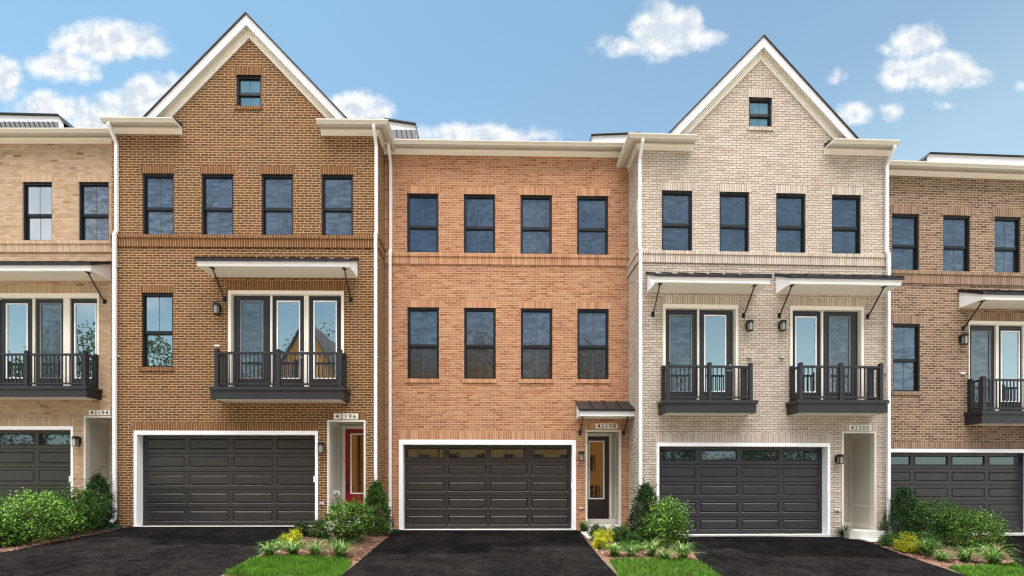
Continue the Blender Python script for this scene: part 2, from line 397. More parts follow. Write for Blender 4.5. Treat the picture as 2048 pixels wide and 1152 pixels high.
D4 = strip([(1940, 1066), (1979, 1073), (2022, 1115), (2042, 1135), (2070, 1152)], [(2330, 1066), (2400, 1085), (2560, 1140)])
D0 = [(-16.4, 14.0), (-11.9, 14.0), (-13.6, 12.3), (-15.2, EDGE), (-20, EDGE), (-17.2, 12.6)]
for d in (D1, D2, D3, D4, D0): drape('driveway', d, .010, M['asphalt'])
B0 = pxpoly([(-70, 1045), (40, 1043), (150, 1043), (268, 1050), (213, 1066), (111, 1086), (0, 1108), (-60, 1112)])
B1 = pxpoly([(640, 1050), (660, 1046), (790, 1050), (800, 1060), (775, 1076), (740, 1106), (704, 1136), (690, 1122), (512, 1117), (556, 1086), (600, 1062)])
B2 = pxpoly([(1157, 1059), (1250, 1056), (1312, 1064), (1330, 1074), (1350, 1080), (1384, 1103), (1402, 1130), (1385, 1126), (1230, 1126), (1209, 1124), (1179, 1091), (1162, 1068)])
B3 = pxpoly([(1664, 1068), (1690, 1066), (1780, 1066), (1978, 1066), (1979, 1074), (2024, 1118), (2030, 1134), (1960, 1140), (1887, 1137), (1814, 1114), (1747, 1089), (1700, 1076)])
for bb in (B0, B1, B2, B3): drape('mulch_bed', bb, .005, M['mulch'])
def lawn_poly(top, L, R):
    T = pxpoly(top); l = pxpoly(L); r = pxpoly(R)
    return T+r+[ext(r[-2] if len(r) > 1 else T[-1], r[-1], 8.2)]+[ext(l[-2] if len(l) > 1 else T[0], l[-1], 8.2)]+l[::-1]
G1 = lawn_poly([(510, 1118), (560, 1115), (640, 1116), (694, 1121)], [(470, 1139), (442, 1153)], [(704, 1128), (684, 1153)])
G2 = lawn_poly([(1219, 1122), (1260, 1119), (1340, 1120), (1392, 1123)], [(1238, 1153)], [(1410, 1133), (1438, 1153)])
G3 = lawn_poly([(1896, 1136), (1950, 1135), (2015, 1131), (2030, 1128)], [(1932, 1153)], [(2044, 1139), (2068, 1153)])
struct_lawns = [drape('lawn_soil', p, .008, M['ground']) for p in (G1, G2, G3)]
drape('walkway', pxpoly([(1162, 1066), (1170, 1060), (1240, 1056), (1246, 1062), (1192, 1079), (1177, 1081)]), .03, M['concrete'], 3)
drape('walkway', pxpoly([(1698, 1073.5), (1700, 1066), (1756, 1064), (1776, 1072), (1764, 1083), (1744, 1086)]), .03, M['concrete'], 3)
drape('walkway', pxpoly([(645, 1052), (657, 1047), (735, 1047), (735, 1056), (690, 1066), (655, 1062)]), .03, M['concrete'], 3)
drape('sidewalk', [(-60, 5.2), (60, 5.2), (60, 6.9), (-60, 6.9)], .012, M['concrete'], 6)
drape('street', [(-90, -5.5), (90, -5.5), (90, 4.2), (-90, 4.2)], .012, M['street'], 15)
drape('bounce_earth', [(-90, -60), (90, -60), (90, -6), (-90, -6)], .012, M['earth'], 15)  # unseen pale earth, added to bounce warm light up at the facade

# ------------------------------------------------------------------ house helpers
class House:
    def __init__(s, label, px, depth, slope, base_py, walls):
        a = math.atan(slope); s.cs, s.sn = math.cos(a), math.sin(a)
        s.P = ((px-CX)/F*depth, depth)
        s.zg = -(base_py-CY)/F*depth
        s.root = thing('townhouse', label, 'townhouse', (s.P[0], s.P[1], s.zg), a, 'townhouses in the brick row')
        s.brick, s.sold = M['brick_'+walls], M['soldier_'+walls]
        s.holes = []
    def t(s, px, d=0):
        rx = (px-CX)/F
        nx, ny = -s.sn, s.cs
        return (d+nx*s.P[0]+ny*s.P[1])/(nx*rx+ny)
    def u(s, px, d=0):
        t = s.t(px, d); rx = (px-CX)/F
        return s.cs*(t*rx-s.P[0])+s.sn*(t-s.P[1])
    def z(s, px, py, d=0): return -(py-CY)/F*s.t(px, d)-s.zg
    def rect(s, x0, x1, yt, yb, d=0):
        xm = (x0+x1)/2
        return s.u(x0, d), s.u(x1, d), s.z(xm, yb, d), s.z(xm, yt, d)
    # -- brick shell
    def wall(s, uL, uR, ze, sides=(True, True), gable=None, z0=-.6, depth=10.):
        mb = MB(); mb.open_ = True
        ztop = gable[1] if gable else ze
        zs = sorted(set([z0, ze, ztop]+[q for h in s.holes for q in h[2:4] if z0 < q < ztop]))
        us = sorted(set([uL, uR]+[q for h in s.holes for q in h[0:2] if uL < q < uR]))
        for za, zb_ in zip(zs, zs[1:]):
            for ua, ub in zip(us, us[1:]):
                um, zm = (ua+ub)/2, (za+zb_)/2
                if any(h[0] < um < h[1] and h[2] < zm < h[3] for h in s.holes): continue
                pts = [(ua, za), (ub, za), (ub, zb_), (ua, zb_)]
                if za >= ze-1e-6 and gable:
                    uc, za_, sl = gable
                    for sg in (1, -1):                  # keep z <= za_ - sl*sg*(u-uc)
                        q = [(p[0], p[1], p[1]+sl*sg*(p[0]-uc)) for p in pts]
                        q = clip(q, 2, za_, True); pts = [(p[0], p[1]) for p in q]
                        if len(pts) < 3: break
                    if len(pts) < 3: continue
                mb.poly([(u, 0, z) for u, z in pts])
        for (a, b, c, e, dep) in s.holes:
            mb.poly([(a, 0, c), (a, 0, e), (a, dep, e), (a, dep, c)]); mb.poly([(b, 0, c), (b, dep, c), (b, dep, e), (b, 0, e)])
            mb.poly([(a, 0, e), (b, 0, e), (b, dep, e), (a, dep, e)]); mb.poly([(a, 0, c), (a, dep, c), (b, dep, c), (b, 0, c)])
        if sides[0]: mb.poly([(uL, depth, z0), (uL, 0, z0), (uL, 0, ze), (uL, depth, ze)])
        if sides[1]: mb.poly([(uR, 0, z0), (uR, depth, z0), (uR, depth, ze), (uR, 0, ze)])
        mb.poly([(uL, depth, z0), (uL, depth, ze), (uR, depth, ze), (uR, depth, z0)])
        return mb.build('wall', s.brick, s.root)
    def soldier(s, x0, x1, yt, yb, d=-.006, name='soldier_course'):
        a, b, c, e = s.rect(x0, x1, yt, yb)
        mb = MB(); mb.box(a, b, d, .03, c, e); return mb.build(name, s.sold, s.root)
    def belt(s, uL, uR, z_row, z_top, z_bot, wrap=None):
        mb = MB()
        for za, zb_, o in ((z_top, z_row, .055), (z_bot, z_top-.002, .03)):
            st = [(uL, 0, 0, 1)]
            if wrap == 'R': st += [(uR, 1, 0, 1), (uR, 1, 1.4, 0)]
            elif wrap == 'L': st = [(uL, -1, 1.4, 0), (uL, -1, 0, 1), (uR, 0, 0, 1)]
            else: st += [(uR, 0, 0, 1)]
            mb.sweep([(-.02, za), (o, za), (o, zb_), (-.02, zb_)], st)
        return mb.build('belt_course', s.sold, s.root)
    # -- windows
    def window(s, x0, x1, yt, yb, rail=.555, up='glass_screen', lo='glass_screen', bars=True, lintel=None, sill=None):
        a, b, c, e = s.rect(x0, x1, yt, yb)
        s.holes.append((a, b, c, e, .14))
        fr = MB(); w = .045; d0, d1 = .035, .135
        zm = e-(e-c)*rail
        fr.box(a+.002, a+w, d0, d1, c+.002, e-.002); fr.box(b-w, b-.002, d0, d1, c+.002, e-.002)
        fr.box(a+w, b-w, d0, d1, e-w-.02, e-.002); fr.box(a+w, b-w, d0, d1, c+.002, c+w-.01)
        sa = w+.03
        fr.box(a+w, b-w, d0+.028, d1, zm-.028, zm+.028)
        for (za, zb_, dd) in ((zm+.028, e-w-.02, d0+.035), (c+w-.01, zm-.028, d0+.055)):
            fr.box(a+w, a+sa, dd, d1, za, zb_); fr.box(b-sa, b-w, dd, d1, za, zb_)
            fr.box(a+sa, b-sa, dd, d1, zb_-.03, zb_); fr.box(a+sa, b-sa, dd, d1, za, za+.03)
        f = fr.build('window', M['black'], s.root)
        for key, za, zb_, dd in ((up, zm+.058, e-w-.05, .085), (lo, c+w+.02, zm-.058, .105)):
            MB().box(a+sa, b-sa, dd, dd+.012, za, zb_).build('pane', M[key], f)
            if bars: MB().box((a+b)/2-.006, (a+b)/2+.006, dd-.004, dd-.0005, za, zb_).build('glazing_bar', M['bar'], f)
        bk = MB(); bk.open_ = True
        if lintel: s.soldier(x0-3, x1+3, yt-lintel, yt)
        if sill: s.soldier(x0-4, x1+2, yb, yb+sill, -.03, 'window_sill')
        return f
    # -- garage
    def garage(s, x0, x1, yt, yb, key, wtrim=.08, windows=0, rows=5, cols=4, r=.22, tl=None):
        """x0..x1, yt..yb: outer edge of the white trim on the wall face"""
        a, b, c, e = s.rect(x0, x1, yt, yb); c = .0
        s.holes.append((a, b, -.6, e, r+.12))
        tr = MB(); wt = wtrim+.03
        tr.box(a, a+wtrim, -.012, r+.05, c, e); tr.box(b-wtrim, b, -.012, r+.05, c, e); tr.box(a+wtrim, b-wtrim, -.012, r+.05, e-wt, e)
        tr.build('garage_trim', M['white'], s.root)
        MB().box(a+.001, b-.001, -.04, r+.11, -.3, .025).build('garage_sill', M['concrete'], s.root)
        A, B, Cc, E = a+wtrim, b-wtrim, .03, e-wt
        H = (E-Cc)/rows; mb = MB(); mb.open_ = True; W = B-A; cw = W/cols
        panes = []
        def q(p): mb.poly(p)
        def ring(o, i, do, di):
            (a0, b0, c0, e0), (a1, b1, c1, e1) = o, i
            q([(a0, do, c0), (b0, do, c0), (b1, di, c1), (a1, di, c1)]); q([(b0, do, c0), (b0, do, e0), (b1, di, e1), (b1, di, c1)])
            q([(b0, do, e0), (a0, do, e0), (a1, di, e1), (b1, di, e1)]); q([(a0, do, e0), (a0, do, c0), (a1, di, c1), (a1, di, e1)])
        for k in range(rows):
            z0, z1 = Cc+k*H, Cc+(k+1)*H
            # section joint
            q([(A, r, z0+.008), (B, r, z0+.008), (B, r+.02, z0), (A, r+.02, z0)][::-1]); q([(A, r, z1-.006), (B, r, z1-.006), (B, r+.02, z1), (A, r+.02, z1)])
            zz0, zz1 = z0+.008, z1-.006
            for i in range(cols):
                ua, ub = A+i*cw, A+(i+1)*cw
                mgx = .055; ex = .02
                la = ua+(mgx+(ex if i == 0 else 0)); lb = ub-(mgx+(ex if i == cols-1 else 0))
                o = (ua, ub, zz0, zz1); i1 = (la, lb, zz0+.10*1.0, zz1-.085)
                ring(o, i1, r, r)
                if windows and k == rows-1:
                    i2 = (la+.025, lb-.025, zz0+.115, zz1-.10)
                    ring(i1, i2, r, r-.012); i3 = (la+.04, lb-.04, zz0+.13, zz1-.115); ring(i2, i3, r-.012, r+.03)
                    panes.append((i3, windows))
                else:
                    i2 = (i1[0]+.018, i1[1]-.018, i1[2]+.024, i1[3]-.014); ring(i1, i2, r, r+.020)
                    i3 = (i2[0]+.004, i2[1]-.004, i2[2]+.004, i2[3]-.004); ring(i2, i3, r+.020, r+.020)
                    i4 = (i3[0]+.03, i3[1]-.03, i3[2]+.018, i3[3]-.030); ring(i3, i4, r+.020, r-.004)
                    q([(i4[0], r-.004, i4[2]), (i4[1], r-.004, i4[2]), (i4[1], r-.004, i4[3]), (i4[0], r-.004, i4[3])])
        gd = mb.build('garage_door', M[key], s.root)
        for (i3, wkey) in panes:
            MB().box(i3[0], i3[1], r+.02, r+.03, i3[2], i3[3]).build('pane', M[wkey], gd)
        MB().box(b-wtrim-.035, b-wtrim+.01, -.03, -.0125, 1.25, 1.43).build('garage_sensor', M['plug'], s.root)
        return gd
    # -- canopy over doors: px at the front plane
    def canopy(s, x0, x1, yt, yb, dep, pitch, braces=(.26, .26), brace_drop=.85):
        d = -dep
        a, b, zs, zf = s.rect(x0, x1, yt, yb, d)
        mb = MB()
        zt = zf+dep*pitch
        mb.prismx([(d, zs), (d, zf), (0, zt), (0, zs)], a, b)
        c = mb.build('canopy', M['white'], s.root)
        MB().box(a+.02, b-.02, d+.035, -.001, zs-.008, zs-.001).build('soffit', M['soffit'], c)
        rf = MB(); o = .05
        rf.prismx([(d-o, zf-o*pitch-.012), (d-o, zf-o*pitch+.062), (0, zt+.062), (0, zt+.012)], a-.03, b+.03)
        n = max(2, round((b-a)/.42))
        for k in range(n+1):
            u = a-.025+(b-a+.05)*k/n
            rf.prismx([(d-o, zf-o*pitch+.063), (d-o, zf-o*pitch+.098), (0, zt+.098), (0, zt+.063)], u-.012, u+.012)
        rf.build('canopy_roof', M['roofmetal'], c)
        for u, sg in ((a+braces[0], 1), (b-braces[1], -1)):
            br = MB(); p0 = (u, d+.10, zs-.012); p1 = (u, -.03, zs-brace_drop)
            br.bar(p0, p1, .026); br.box(u-.05, u+.05, d+.04, d+.17, zs-.02, zs-.0085)
            br.box(u-.045, u+.045, -.012, -.001, zs-brace_drop-.07, zs-brace_drop+.07); br.box(u-.02, u+.02, -.05, -.012, zs-brace_drop-.03, zs-brace_drop+.03)
            br.build('brace', M['iron'], c)
        return c
    # -- balcony: px at the front plane of the deck
    def balcony(s, x0, x1, yt, yb, dep=.5, bays=2, zdoor=None):
        d = -dep
        a, b, z0, z1 = s.rect(x0, x1, yt, yb, d)
        dk = MB(); dk.box(a, b, d, -.001, z0, z1-.09); dk.box(a-.03, b+.03, d-.03, -.001, z1-.0895, z1)
        k = dk.build('balcony', M['charcoal'], s.root)
        MB().box(a+.10, b-.10, d+.08, -.002, z0-.01, z0-.0005).build('soffit', M['soffit'], k)
        pw = .09; h = 1.0
        fy = d+.09
        us = [a+.12+(b-a-.24)*i/bays for i in range(bays+1)]
        def post(u, y, hh=h):
            m = MB(); m.box(u-pw/2, u+pw/2, y-pw/2, y+pw/2, z1, z1+hh); m.box(u-pw/2-.008, u+pw/2+.008, y-pw/2-.008, y+pw/2+.008, z1+hh, z1+hh+.02)
            m.prism([(u-pw/2, z1+hh+.02), (u+pw/2, z1+hh+.02), (u+.012, z1+hh+.045), (u-.012, z1+hh+.045)], y-.03, y+.03)
            return m.build('post', M['charcoal'], k)
        for u in us: post(u, fy)
        for u in (us[0], us[-1]): post(u, -.06)
        bal = None
        def rails(p, q):
            n = Vector(q)-Vector(p); L = n.length; n.normalize()
            m = MB(); A = Vector(p)+n*pw/2; B = Vector(q)-n*pw/2
            m.bar((*A, z1+.93), (*B, z1+.93), .06, .055); m.build('top_rail', M['charcoal'], k)
            m = MB(); m.bar((*A, z1+.09), (*B, z1+.09), .04, .045); m.build('bottom_rail', M['charcoal'], k)
            L2 = (B-A).length; c = max(2, round(L2/.112))
            pts = [A+n*(L2*(i+.5)/c) for i in range(c)]
            return pts
        pts = []
        for u, w in zip(us, us[1:]): pts += rails((u, fy), (w, fy))
        for u in (us[0], us[-1]): pts += rails((u, fy), (u, -.06))
        me = None
        for p in pts:
            if me is None:
                o = MB().box(-.011, .011, -.011, .011, .11, .905).build('baluster', M['charcoal'], k); me = o.data; o0 = o
            else:
                o = o0.copy(); COL.objects.link(o); o.parent = k
            o.location = (p[0], p[1], z1)
        return z1
    # -- glazed balcony doors; leaves: (x0, x1, glassx0, glassx1, key, bead)
    def doors(s, x0, x1, yt, ytd, zfloor, leaves, gt, gb, lintel=15, trim=.09, mull=(), handle=None):
        a, b, _, e = s.rect(x0, x1, yt, 780); c = zfloor
        s.holes.append((a, b, c-.02, e, .2))
        D = .10
        tr = MB(); zt = s.z((x0+x1)/2, ytd, D)
        tr.box(a, a+trim, -.012, .2, c-.02, e); tr.box(b-trim, b, -.012, .2, c-.02, e); tr.box(a+trim, b-trim, -.012, .2, zt, e)
        for (m0, m1) in mull:
            tr.box(s.u(m0, .05), s.u(m1, .05), .05, .2, c-.02, zt)
        bk = tr.build('door_surround', M['cream'], s.root)
        MB().box(a+trim, b-trim, .17, .199, c-.02, zt).build('door_backing', M['door_charcoal'], bk)
        for i, (lx0, lx1, g0, g1, key, bead) in enumerate(leaves):
            la, lb = max(s.u(lx0, D), a+trim), min(s.u(lx1, D), b-trim); ga, gb_ = s.u(g0, D), s.u(g1, D)
            xm = (g0+g1)/2; zt1 = s.z(xm, gt, D); zb1 = s.z(xm, gb, D)
            m = MB(); m.box(la+.002, ga, D, .165, c, zt-.002); m.box(gb_, lb-.002, D, .165, c, zt-.002)
            m.box(ga, gb_, D, .165, zt1, zt-.002); m.box(ga, gb_, D, .165, c, zb1)
            dr = m.build('balcony_door', M['door_charcoal'], s.root)
            w = .032
            m = MB(); m.box(ga, ga+w, D-.012, D+.03, zb1, zt1); m.box(gb_-w, gb_, D-.012, D+.03, zb1, zt1)
            m.box(ga+w, gb_-w, D-.012, D+.03, zt1-w, zt1); m.box(ga+w, gb_-w, D-.012, D+.03, zb1, zb1+w)
            m.build('glass_frame', M['white' if bead else 'panelgrey'], dr)
            MB().box(ga+w, gb_-w, D+.012, D+.022, zb1+w, zt1-w).build('pane', M[key], dr)
            if handle and handle[0] == i:
                hu = s.u(handle[1], D); m = MB(); z = c+.95
                m.tube([(hu, D, z+.16), (hu, D-.03, z+.16)], .028, 10); m.tube([(hu, D, z), (hu, D-.05, z)], .016, 8)
                m.bar((hu, D-.05, z), (hu-.10, D-.05, z-.005), .018); m.build('handle', M['steel'], dr)
        if lintel: s.soldier(x0-2, x1+2, yt-lintel, yt)
    def downspout(s, px, zt, belts, u=None, foot=.12, gut=.30):
        u = s.u(px, -.05) if u is None else u
        path = [(-gut, zt-.09), (-gut, zt-.17), (-gut+.03, zt-.22), (-.075, zt-.46), (-.05, zt-.52)]
        for (za, zb_) in belts: path += [(-.05, za+.10), (-.11, za-.03)]
        y = path[-1][0]
        path += [(y, foot+.22), (y-.02, foot+.12), (y-.14, foot+.02)]
        rings = []; w, h = .082, .06
        for i, (py, pz) in enumerate(path):
            q0 = path[max(i-1, 0)]; q1 = path[min(i+1, len(path)-1)]
            ty, tz = q1[0]-q0[0], q1[1]-q0[1]; L = math.hypot(ty, tz); ny, nz = -tz/L, ty/L
            rings.append([(u+sx*w/2, py+ny*h/2*sy, pz+nz*h/2*sy) for sx, sy in ((-1, -1), (1, -1), (1, 1), (-1, 1))])
        m = MB(); m.loft(rings)
        for z in (zt-1.2, zt-3.9, zt-6.4):                     # straps
            m.box(u-.048, u+.048, y-.034 if z < belts[0][0] else -.084, -.001, z-.012, z+.012)
        return m.build('downspout', M['spout'], s.root)
    def cornice(s, uL, uR, zt, wrap=None, frieze=.13, side=1.3, ends=False):
        def st(L=uL, R=uR):
            if wrap == 'R': return [(L, 0, 0, 1), (R, 1, 0, 1), (R, 1, side, 0)]
            if wrap == 'L': return [(L, -1, side, 0), (L, -1, 0, 1), (R, 0, 0, 1)]
            return [(L, 0, 0, 1), (R, 0, 0, 1)]
        m = MB(); m.sweep([(.251, zt-.005), (.251, zt-.105), (.325, zt-.105), (.34, zt-.07), (.365, zt-.035), (.375, zt-.03), (.375, zt), (.35, zt)], st())
        gt = m.build('gutter', M['gutter'], s.root)
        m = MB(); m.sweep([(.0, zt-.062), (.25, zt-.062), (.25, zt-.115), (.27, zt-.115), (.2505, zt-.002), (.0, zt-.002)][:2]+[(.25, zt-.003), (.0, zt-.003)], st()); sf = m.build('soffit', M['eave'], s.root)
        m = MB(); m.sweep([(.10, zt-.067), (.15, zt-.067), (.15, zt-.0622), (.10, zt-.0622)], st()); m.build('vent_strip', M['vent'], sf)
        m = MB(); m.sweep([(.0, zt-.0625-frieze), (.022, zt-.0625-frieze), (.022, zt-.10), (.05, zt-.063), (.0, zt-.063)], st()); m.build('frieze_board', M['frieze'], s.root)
        m = MB(); m.sweep([(.0, zt), (.36, zt), (.36, zt+.01), (.0, zt+.13)], st()); m.build('eave_roof', M['shingle'], s.root)
    def main_roof(s, uL, uR, zt, d0=-.2, depth=10.2, rise=1.5):
        m = MB(); m.prismx([(d0, zt+.0), (d0, zt+.03), (5., zt+rise), (depth, zt+.03), (depth, zt)], uL, uR)
        return m.build('roof', M['shingle'], s.root)
    def gable(s, peak, left, right, ov=.17):
        """peak/left/right: px of the shingle line at the rake's front plane"""
        d = -ov
        up, zp = s.u(peak[0], d), s.z(peak[0], peak[1], d)
        ul, zl = s.u(left[0], d), s.z(left[0], left[1], d); ur, zr = s.u(right[0], d), s.z(right[0], right[1], d)
        sl = ((zp-zl)/(up-ul)+(zp-zr)/(ur-up))/2; zb_ = min(zl, zr)-.12
        def chev(z1, z2):                                       # chevron band between apex heights z1 > z2
            return [(up-(z1-zb_)/sl, zb_), (up, z1), (up+(z1-zb_)/sl, zb_), (up+(z2-zb_)/sl, zb_), (up, z2), (up-(z2-zb_)/sl, zb_)]
        hs, hf, hr = .045, .29, .22
        def band(z1, z2, y0, y1):
            c = chev(z1, z2); m = MB()
            m.prism([c[0], c[1], c[4], c[5]], y0, y1); m.prism([c[1], c[2], c[3], c[4]], y0, y1); return m
        band(zp, zp-hs, d-.03, 5.).build('gable_roof', M['shingle'], s.root)
        band(zp-hs-.001, zp-hs-hf, d, d+.03).build('rake_board', M['rake'], s.root)
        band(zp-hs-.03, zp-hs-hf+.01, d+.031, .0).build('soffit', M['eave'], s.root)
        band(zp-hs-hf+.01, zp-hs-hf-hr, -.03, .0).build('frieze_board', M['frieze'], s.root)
        return (up, zp-hs-hf+.0, sl)
    def roof_box(s, pts, d, dep, rib_py, cap=.05):
        """low roof stair-house behind the eave; pts px outline at distance d: top-left, top-right, lower right"""
        q = [(s.u(x, d), s.z(x, y, d)) for x, y in pts]
        m = MB(); m.prism(q, d, d+dep); o = m.build('roof_curb', M['membrane'], s.root)
        m = MB()
        for (p, r) in zip(q, q[1:-1]):
            m.loft([[(p[0], y, p[1]+.002), (r[0], y, r[1]+.002), (r[0], y, r[1]+cap), (p[0], y, p[1]+cap)] for y in (d-.06, d+dep)])
        m.build('curb_cap', M['roofmetal'], o)
        if rib_py:
            (x0, x1, yt, yb) = rib_py
            a, b, c, e = s.rect(x0, x1, yt, yb, d)
            n = int((b-a)/.16); m = MB()
            m.box(a, b, d-.03, d-.001, c, e); m.build('ribbed_panel', M['panelgrey'], o)
            r = MB()
            for k in range(n): r.bar((a+.16*k+.05, d-.04, e), (a+.16*k+.13, d-.04, c), .022)
            r.build('panel_seams', M['roofmetal'], o)
    def lamp(s, px, yt, yb):
        z1, z0 = s.z(px, yt, -.13), s.z(px, yb, -.13); u = s.u(px, -.13); d = -.13; r = .075
        k = MB(); k.box(u-.05, u+.05, -.02, -.001, (z0+z1)/2-.06, z1-.03); k.bar((u, -.02, z1-.05), (u, d, z1-.05), .025)
        k.tube([(u, d, z1), (u, d, z1-.02)], [.03, .088], 14); k.tube([(u, d, z1-.02), (u, d, z1-.085)], [.09, .092], 14)
        for i in range(4):
            an = math.pi/4+i*math.pi/2; k.bar((u+r*1.05*math.cos(an), d+r*1.05*math.sin(an), z0+.01), (u+r*1.05*math.cos(an), d+r*1.05*math.sin(an), z1-.08), .011)
        k.tube([(u, d, z0), (u, d, z0+.018)], [.085, .088], 14)
        o = k.build('wall_lamp', M['iron'], s.root)
        MB().tube([(u, d, z0+.019), (u, d, z1-.084)], .066, 14).build('lamp_glass', M['lampglass'], o)
    def outlet(s, px, py, w=.11, h=.055):
        u, z = s.u(px), s.z(px, py)
        o = MB().box(u-w/2, u+w/2, -.035, -.001, z-h/2, z+h/2).build('outlet_box', M['plug'], s.root)
        MB().box(u-.018, u+.018, -.05, -.0352, z-.016, z+.012).build('outlet_cover', M['iron'], o)
    def camera_box(s, px, py, dark=False):
        u, z = s.u(px), s.z(px, py); m = MB()
        m.box(u-.065, u+.065, -.03, -.001, z-.03, z+.03); m.tube([(u-.03, -.03, z-.005), (u-.03, -.075, z-.02)], .022, 10)
        m.tube([(u+.03, -.03, z-.005), (u+.03, -.07, z-.02)], .02, 10)
        m.build('sensor_box', M['steel' if dark else 'plug'], s.root)
    def plate(s, x0, x1, yt, yb, text, d=-.02):
        a, b, c, e = s.rect(x0, x1, yt, yb)
        p = MB().box(a, b, d, -.0065, c, e).build('address_plate', M['plate'], s.root)
        cu = bpy.data.curves.new('digits', 'FONT'); cu.body = text; cu.align_x = 'CENTER'; cu.align_y = 'CENTER'
        cu.size = (e-c)*.98; cu.extrude = .002; cu.space_character = 1.22; cu.offset = .0004
        t = bpy.data.objects.new('digits', cu); COL.objects.link(t)
        dg = bpy.context.evaluated_depsgraph_get(); dg.update()
        me = bpy.data.meshes.new_from_object(t.evaluated_get(dg)); bpy.data.objects.remove(t)
        me.materials.clear(); me.materials.append(M['iron'])
        xs = [v.co.x for v in me.vertices]; ys = [v.co.y for v in me.vertices]
        sx = (b-a)*.84/(max(xs)-min(xs)); mx = (max(xs)+min(xs))/2; my = (max(ys)+min(ys))/2; sy = (e-c)*.74/(max(ys)-min(ys))
        for v in me.vertices: v.co = ((a+b)/2+(v.co.x-mx)*sx, d-.004-v.co.z, (c+e)/2+(v.co.y-my)*sy)
        o = bpy.data.objects.new('digits', me); COL.objects.link(o); o.parent = p
    def entry(s, x0, x1, yt, dep, step=True, zf=.16):
        """recessed porch: returns back plane d"""
        a, b, _, e = s.rect(x0, x1, yt, 1040); z0 = 0
        s.holes.append((a, b, -.6, e, .1))
        m = MB(); m.open_ = True
        m.poly([(a, .1, z0), (a, .1, e), (a, dep, e), (a, dep, z0)]); m.poly([(b, .1, z0), (b, dep, z0), (b, dep, e), (b, .1, e)])
        m.poly([(a, .1, e), (b, .1, e), (b, dep, e), (a, dep, e)]); m.poly([(a, dep, z0), (a, dep, e), (b, dep, e), (b, dep, z0)])
        pc = m.build('porch', M['porch'], s.root)
        t = MB(); w = .07
        t.box(a, a+w*.8, -.012, .12, zf-.1, e); t.box(b-w*.8, b, -.012, .12, zf-.1, e); t.box(a+w*.8, b-w*.8, -.012, .12, e-.05, e)
        for sg, uu in ((1, a), (-1, b)):
            p = lambda y0, y1, z0_, z1_: t.box(min(uu, uu+sg*.018), max(uu, uu+sg*.018), y0, y1, z0_, z1_)
            p(.12, .2, zf, e-.001); p(dep-.12, dep-.001, zf, e-.001); p(.2, dep-.12, zf, zf+.14); p(.2, dep-.12, zf+.62, zf+.68); p(.2, dep-.12, e-.12, e-.001)
        t.build('porch_trim', M['porch_trim'], pc)
        MB().box(a-.0, b+.0, -.30 if step else -.05, dep-.001, -.4, zf-.02).build('step', M['concrete'], s.root)
        MB().box(a+.019, b-.019, dep-.16, dep-.0015, zf-.019, zf+.13).build('threshold', M['porch_trim'], s.root)
        return a, b, e, dep, zf+.13
    def front_door(s, ua, ub, dep, z0, z1, key, hinge=-1, lock=True):
        D = dep-.05
        fr = MB(); fr.box(ua-.09, ua, D-.03, dep-.002, z0, z1+.09); fr.box(ub, ub+.09, D-.03, dep-.002, z0, z1+.09); fr.box(ua, ub, D-.03, dep-.002, z1, z1+.09)
        fr.build('door_frame', M['porch_trim'], s.root)
        w = .15; zb_ = z0+.62
        m = MB(); m.box(ua, ua+w, D, D+.045, z0, z1); m.box(ub-w, ub, D, D+.045, z0, z1); m.box(ua+w, ub-w, D, D+.045, z1-.14, z1); m.box(ua+w, ub-w, D, D+.045, z0, zb_)
        m.box(ua+w+.03, ub-w-.03, D-.01, D-.001, z0+.16, zb_-.14)
        dr = m.build('front_door', M[key], s.root)
        g0, g1, gz0, gz1 = ua+w, ub-w, zb_, z1-.14; k = .035
        m = MB(); m.box(g0, g0+k, D-.012, D+.02, gz0, gz1); m.box(g1-k, g1, D-.012, D+.02, gz0, gz1); m.box(g0+k, g1-k, D-.012, D+.02, gz1-k, gz1); m.box(g0+k, g1-k, D-.012, D+.02, gz0, gz0+k)
        m.build('glass_frame', M['white'], dr)
        MB().box(g0+k, g1-k, D+.008, D+.016, gz0+k, gz1-k).build('pane', M['glass_front'], dr)
        hu = ua+.07 if hinge > 0 else ub-.07
        m = MB()
        for zz, r in ((z0+1.25, .032), (z0+1.02, .03)): m.tube([(hu, D, zz), (hu, D-.04, zz)], r, 10)
        m.box(hu-.03, hu+.03, D-.03, D-.001, z0+.72, z0+.92)
        m.build('handle', M['iron'], dr)

# ------------------------------------------------------------------ the five townhouses
# left end house
H = House('tan brick townhouse numbered 42194 at the end of the row, three-panel balcony doors', 110, 13.85, 0.0, 1048, 'tan')
for x0, x1 in ((45, 104), (157.5, 217.5), (-68, -9)):
    clear = x0 == 45
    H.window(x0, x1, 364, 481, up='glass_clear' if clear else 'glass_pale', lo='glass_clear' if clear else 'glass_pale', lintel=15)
zf = H.balcony(-77, 173, 772, 793)
H.doors(-19, 198.7, 586.6, 598.4, zf, [(2.5, 65, 12.5, 56, 'glass_clear', 1), (69, 126.5, 80.6, 124, 'glass_grey', 0), (139.7, 196, 149, 193.5, 'glass_clear', 1)], 607, 757, mull=((65, 69), (126.5, 139.5)), trim=.06)
H.canopy(-105, 182, 529.5, 541, .66, .50, (.35, .18), .62)
H.garage(-198, 146.7, 852.5, 1048, 'garage_warm', .07, windows='glass_garage')
H.soldier(-200, 148, 836, 852)
a, b, e, dep, zt = H.entry(168, 246, 832, 1.0)
H.front_door(a+.1, b-.1, dep, zt, zt+2.1, 'nightdoor')
H.plate(178.6, 221, 820.4, 830.2, '42194')
H.lamp(151.5, 872, 893)
uL, uR = H.u(-270), H.u(264)
zt = H.z(110, 255.5, -.37)
H.belt(uL, uR, H.z(110, 482.5), H.z(110, 489), H.z(110, 505))
H.cornice(uL, uR, zt); H.main_roof(uL, uR, zt)
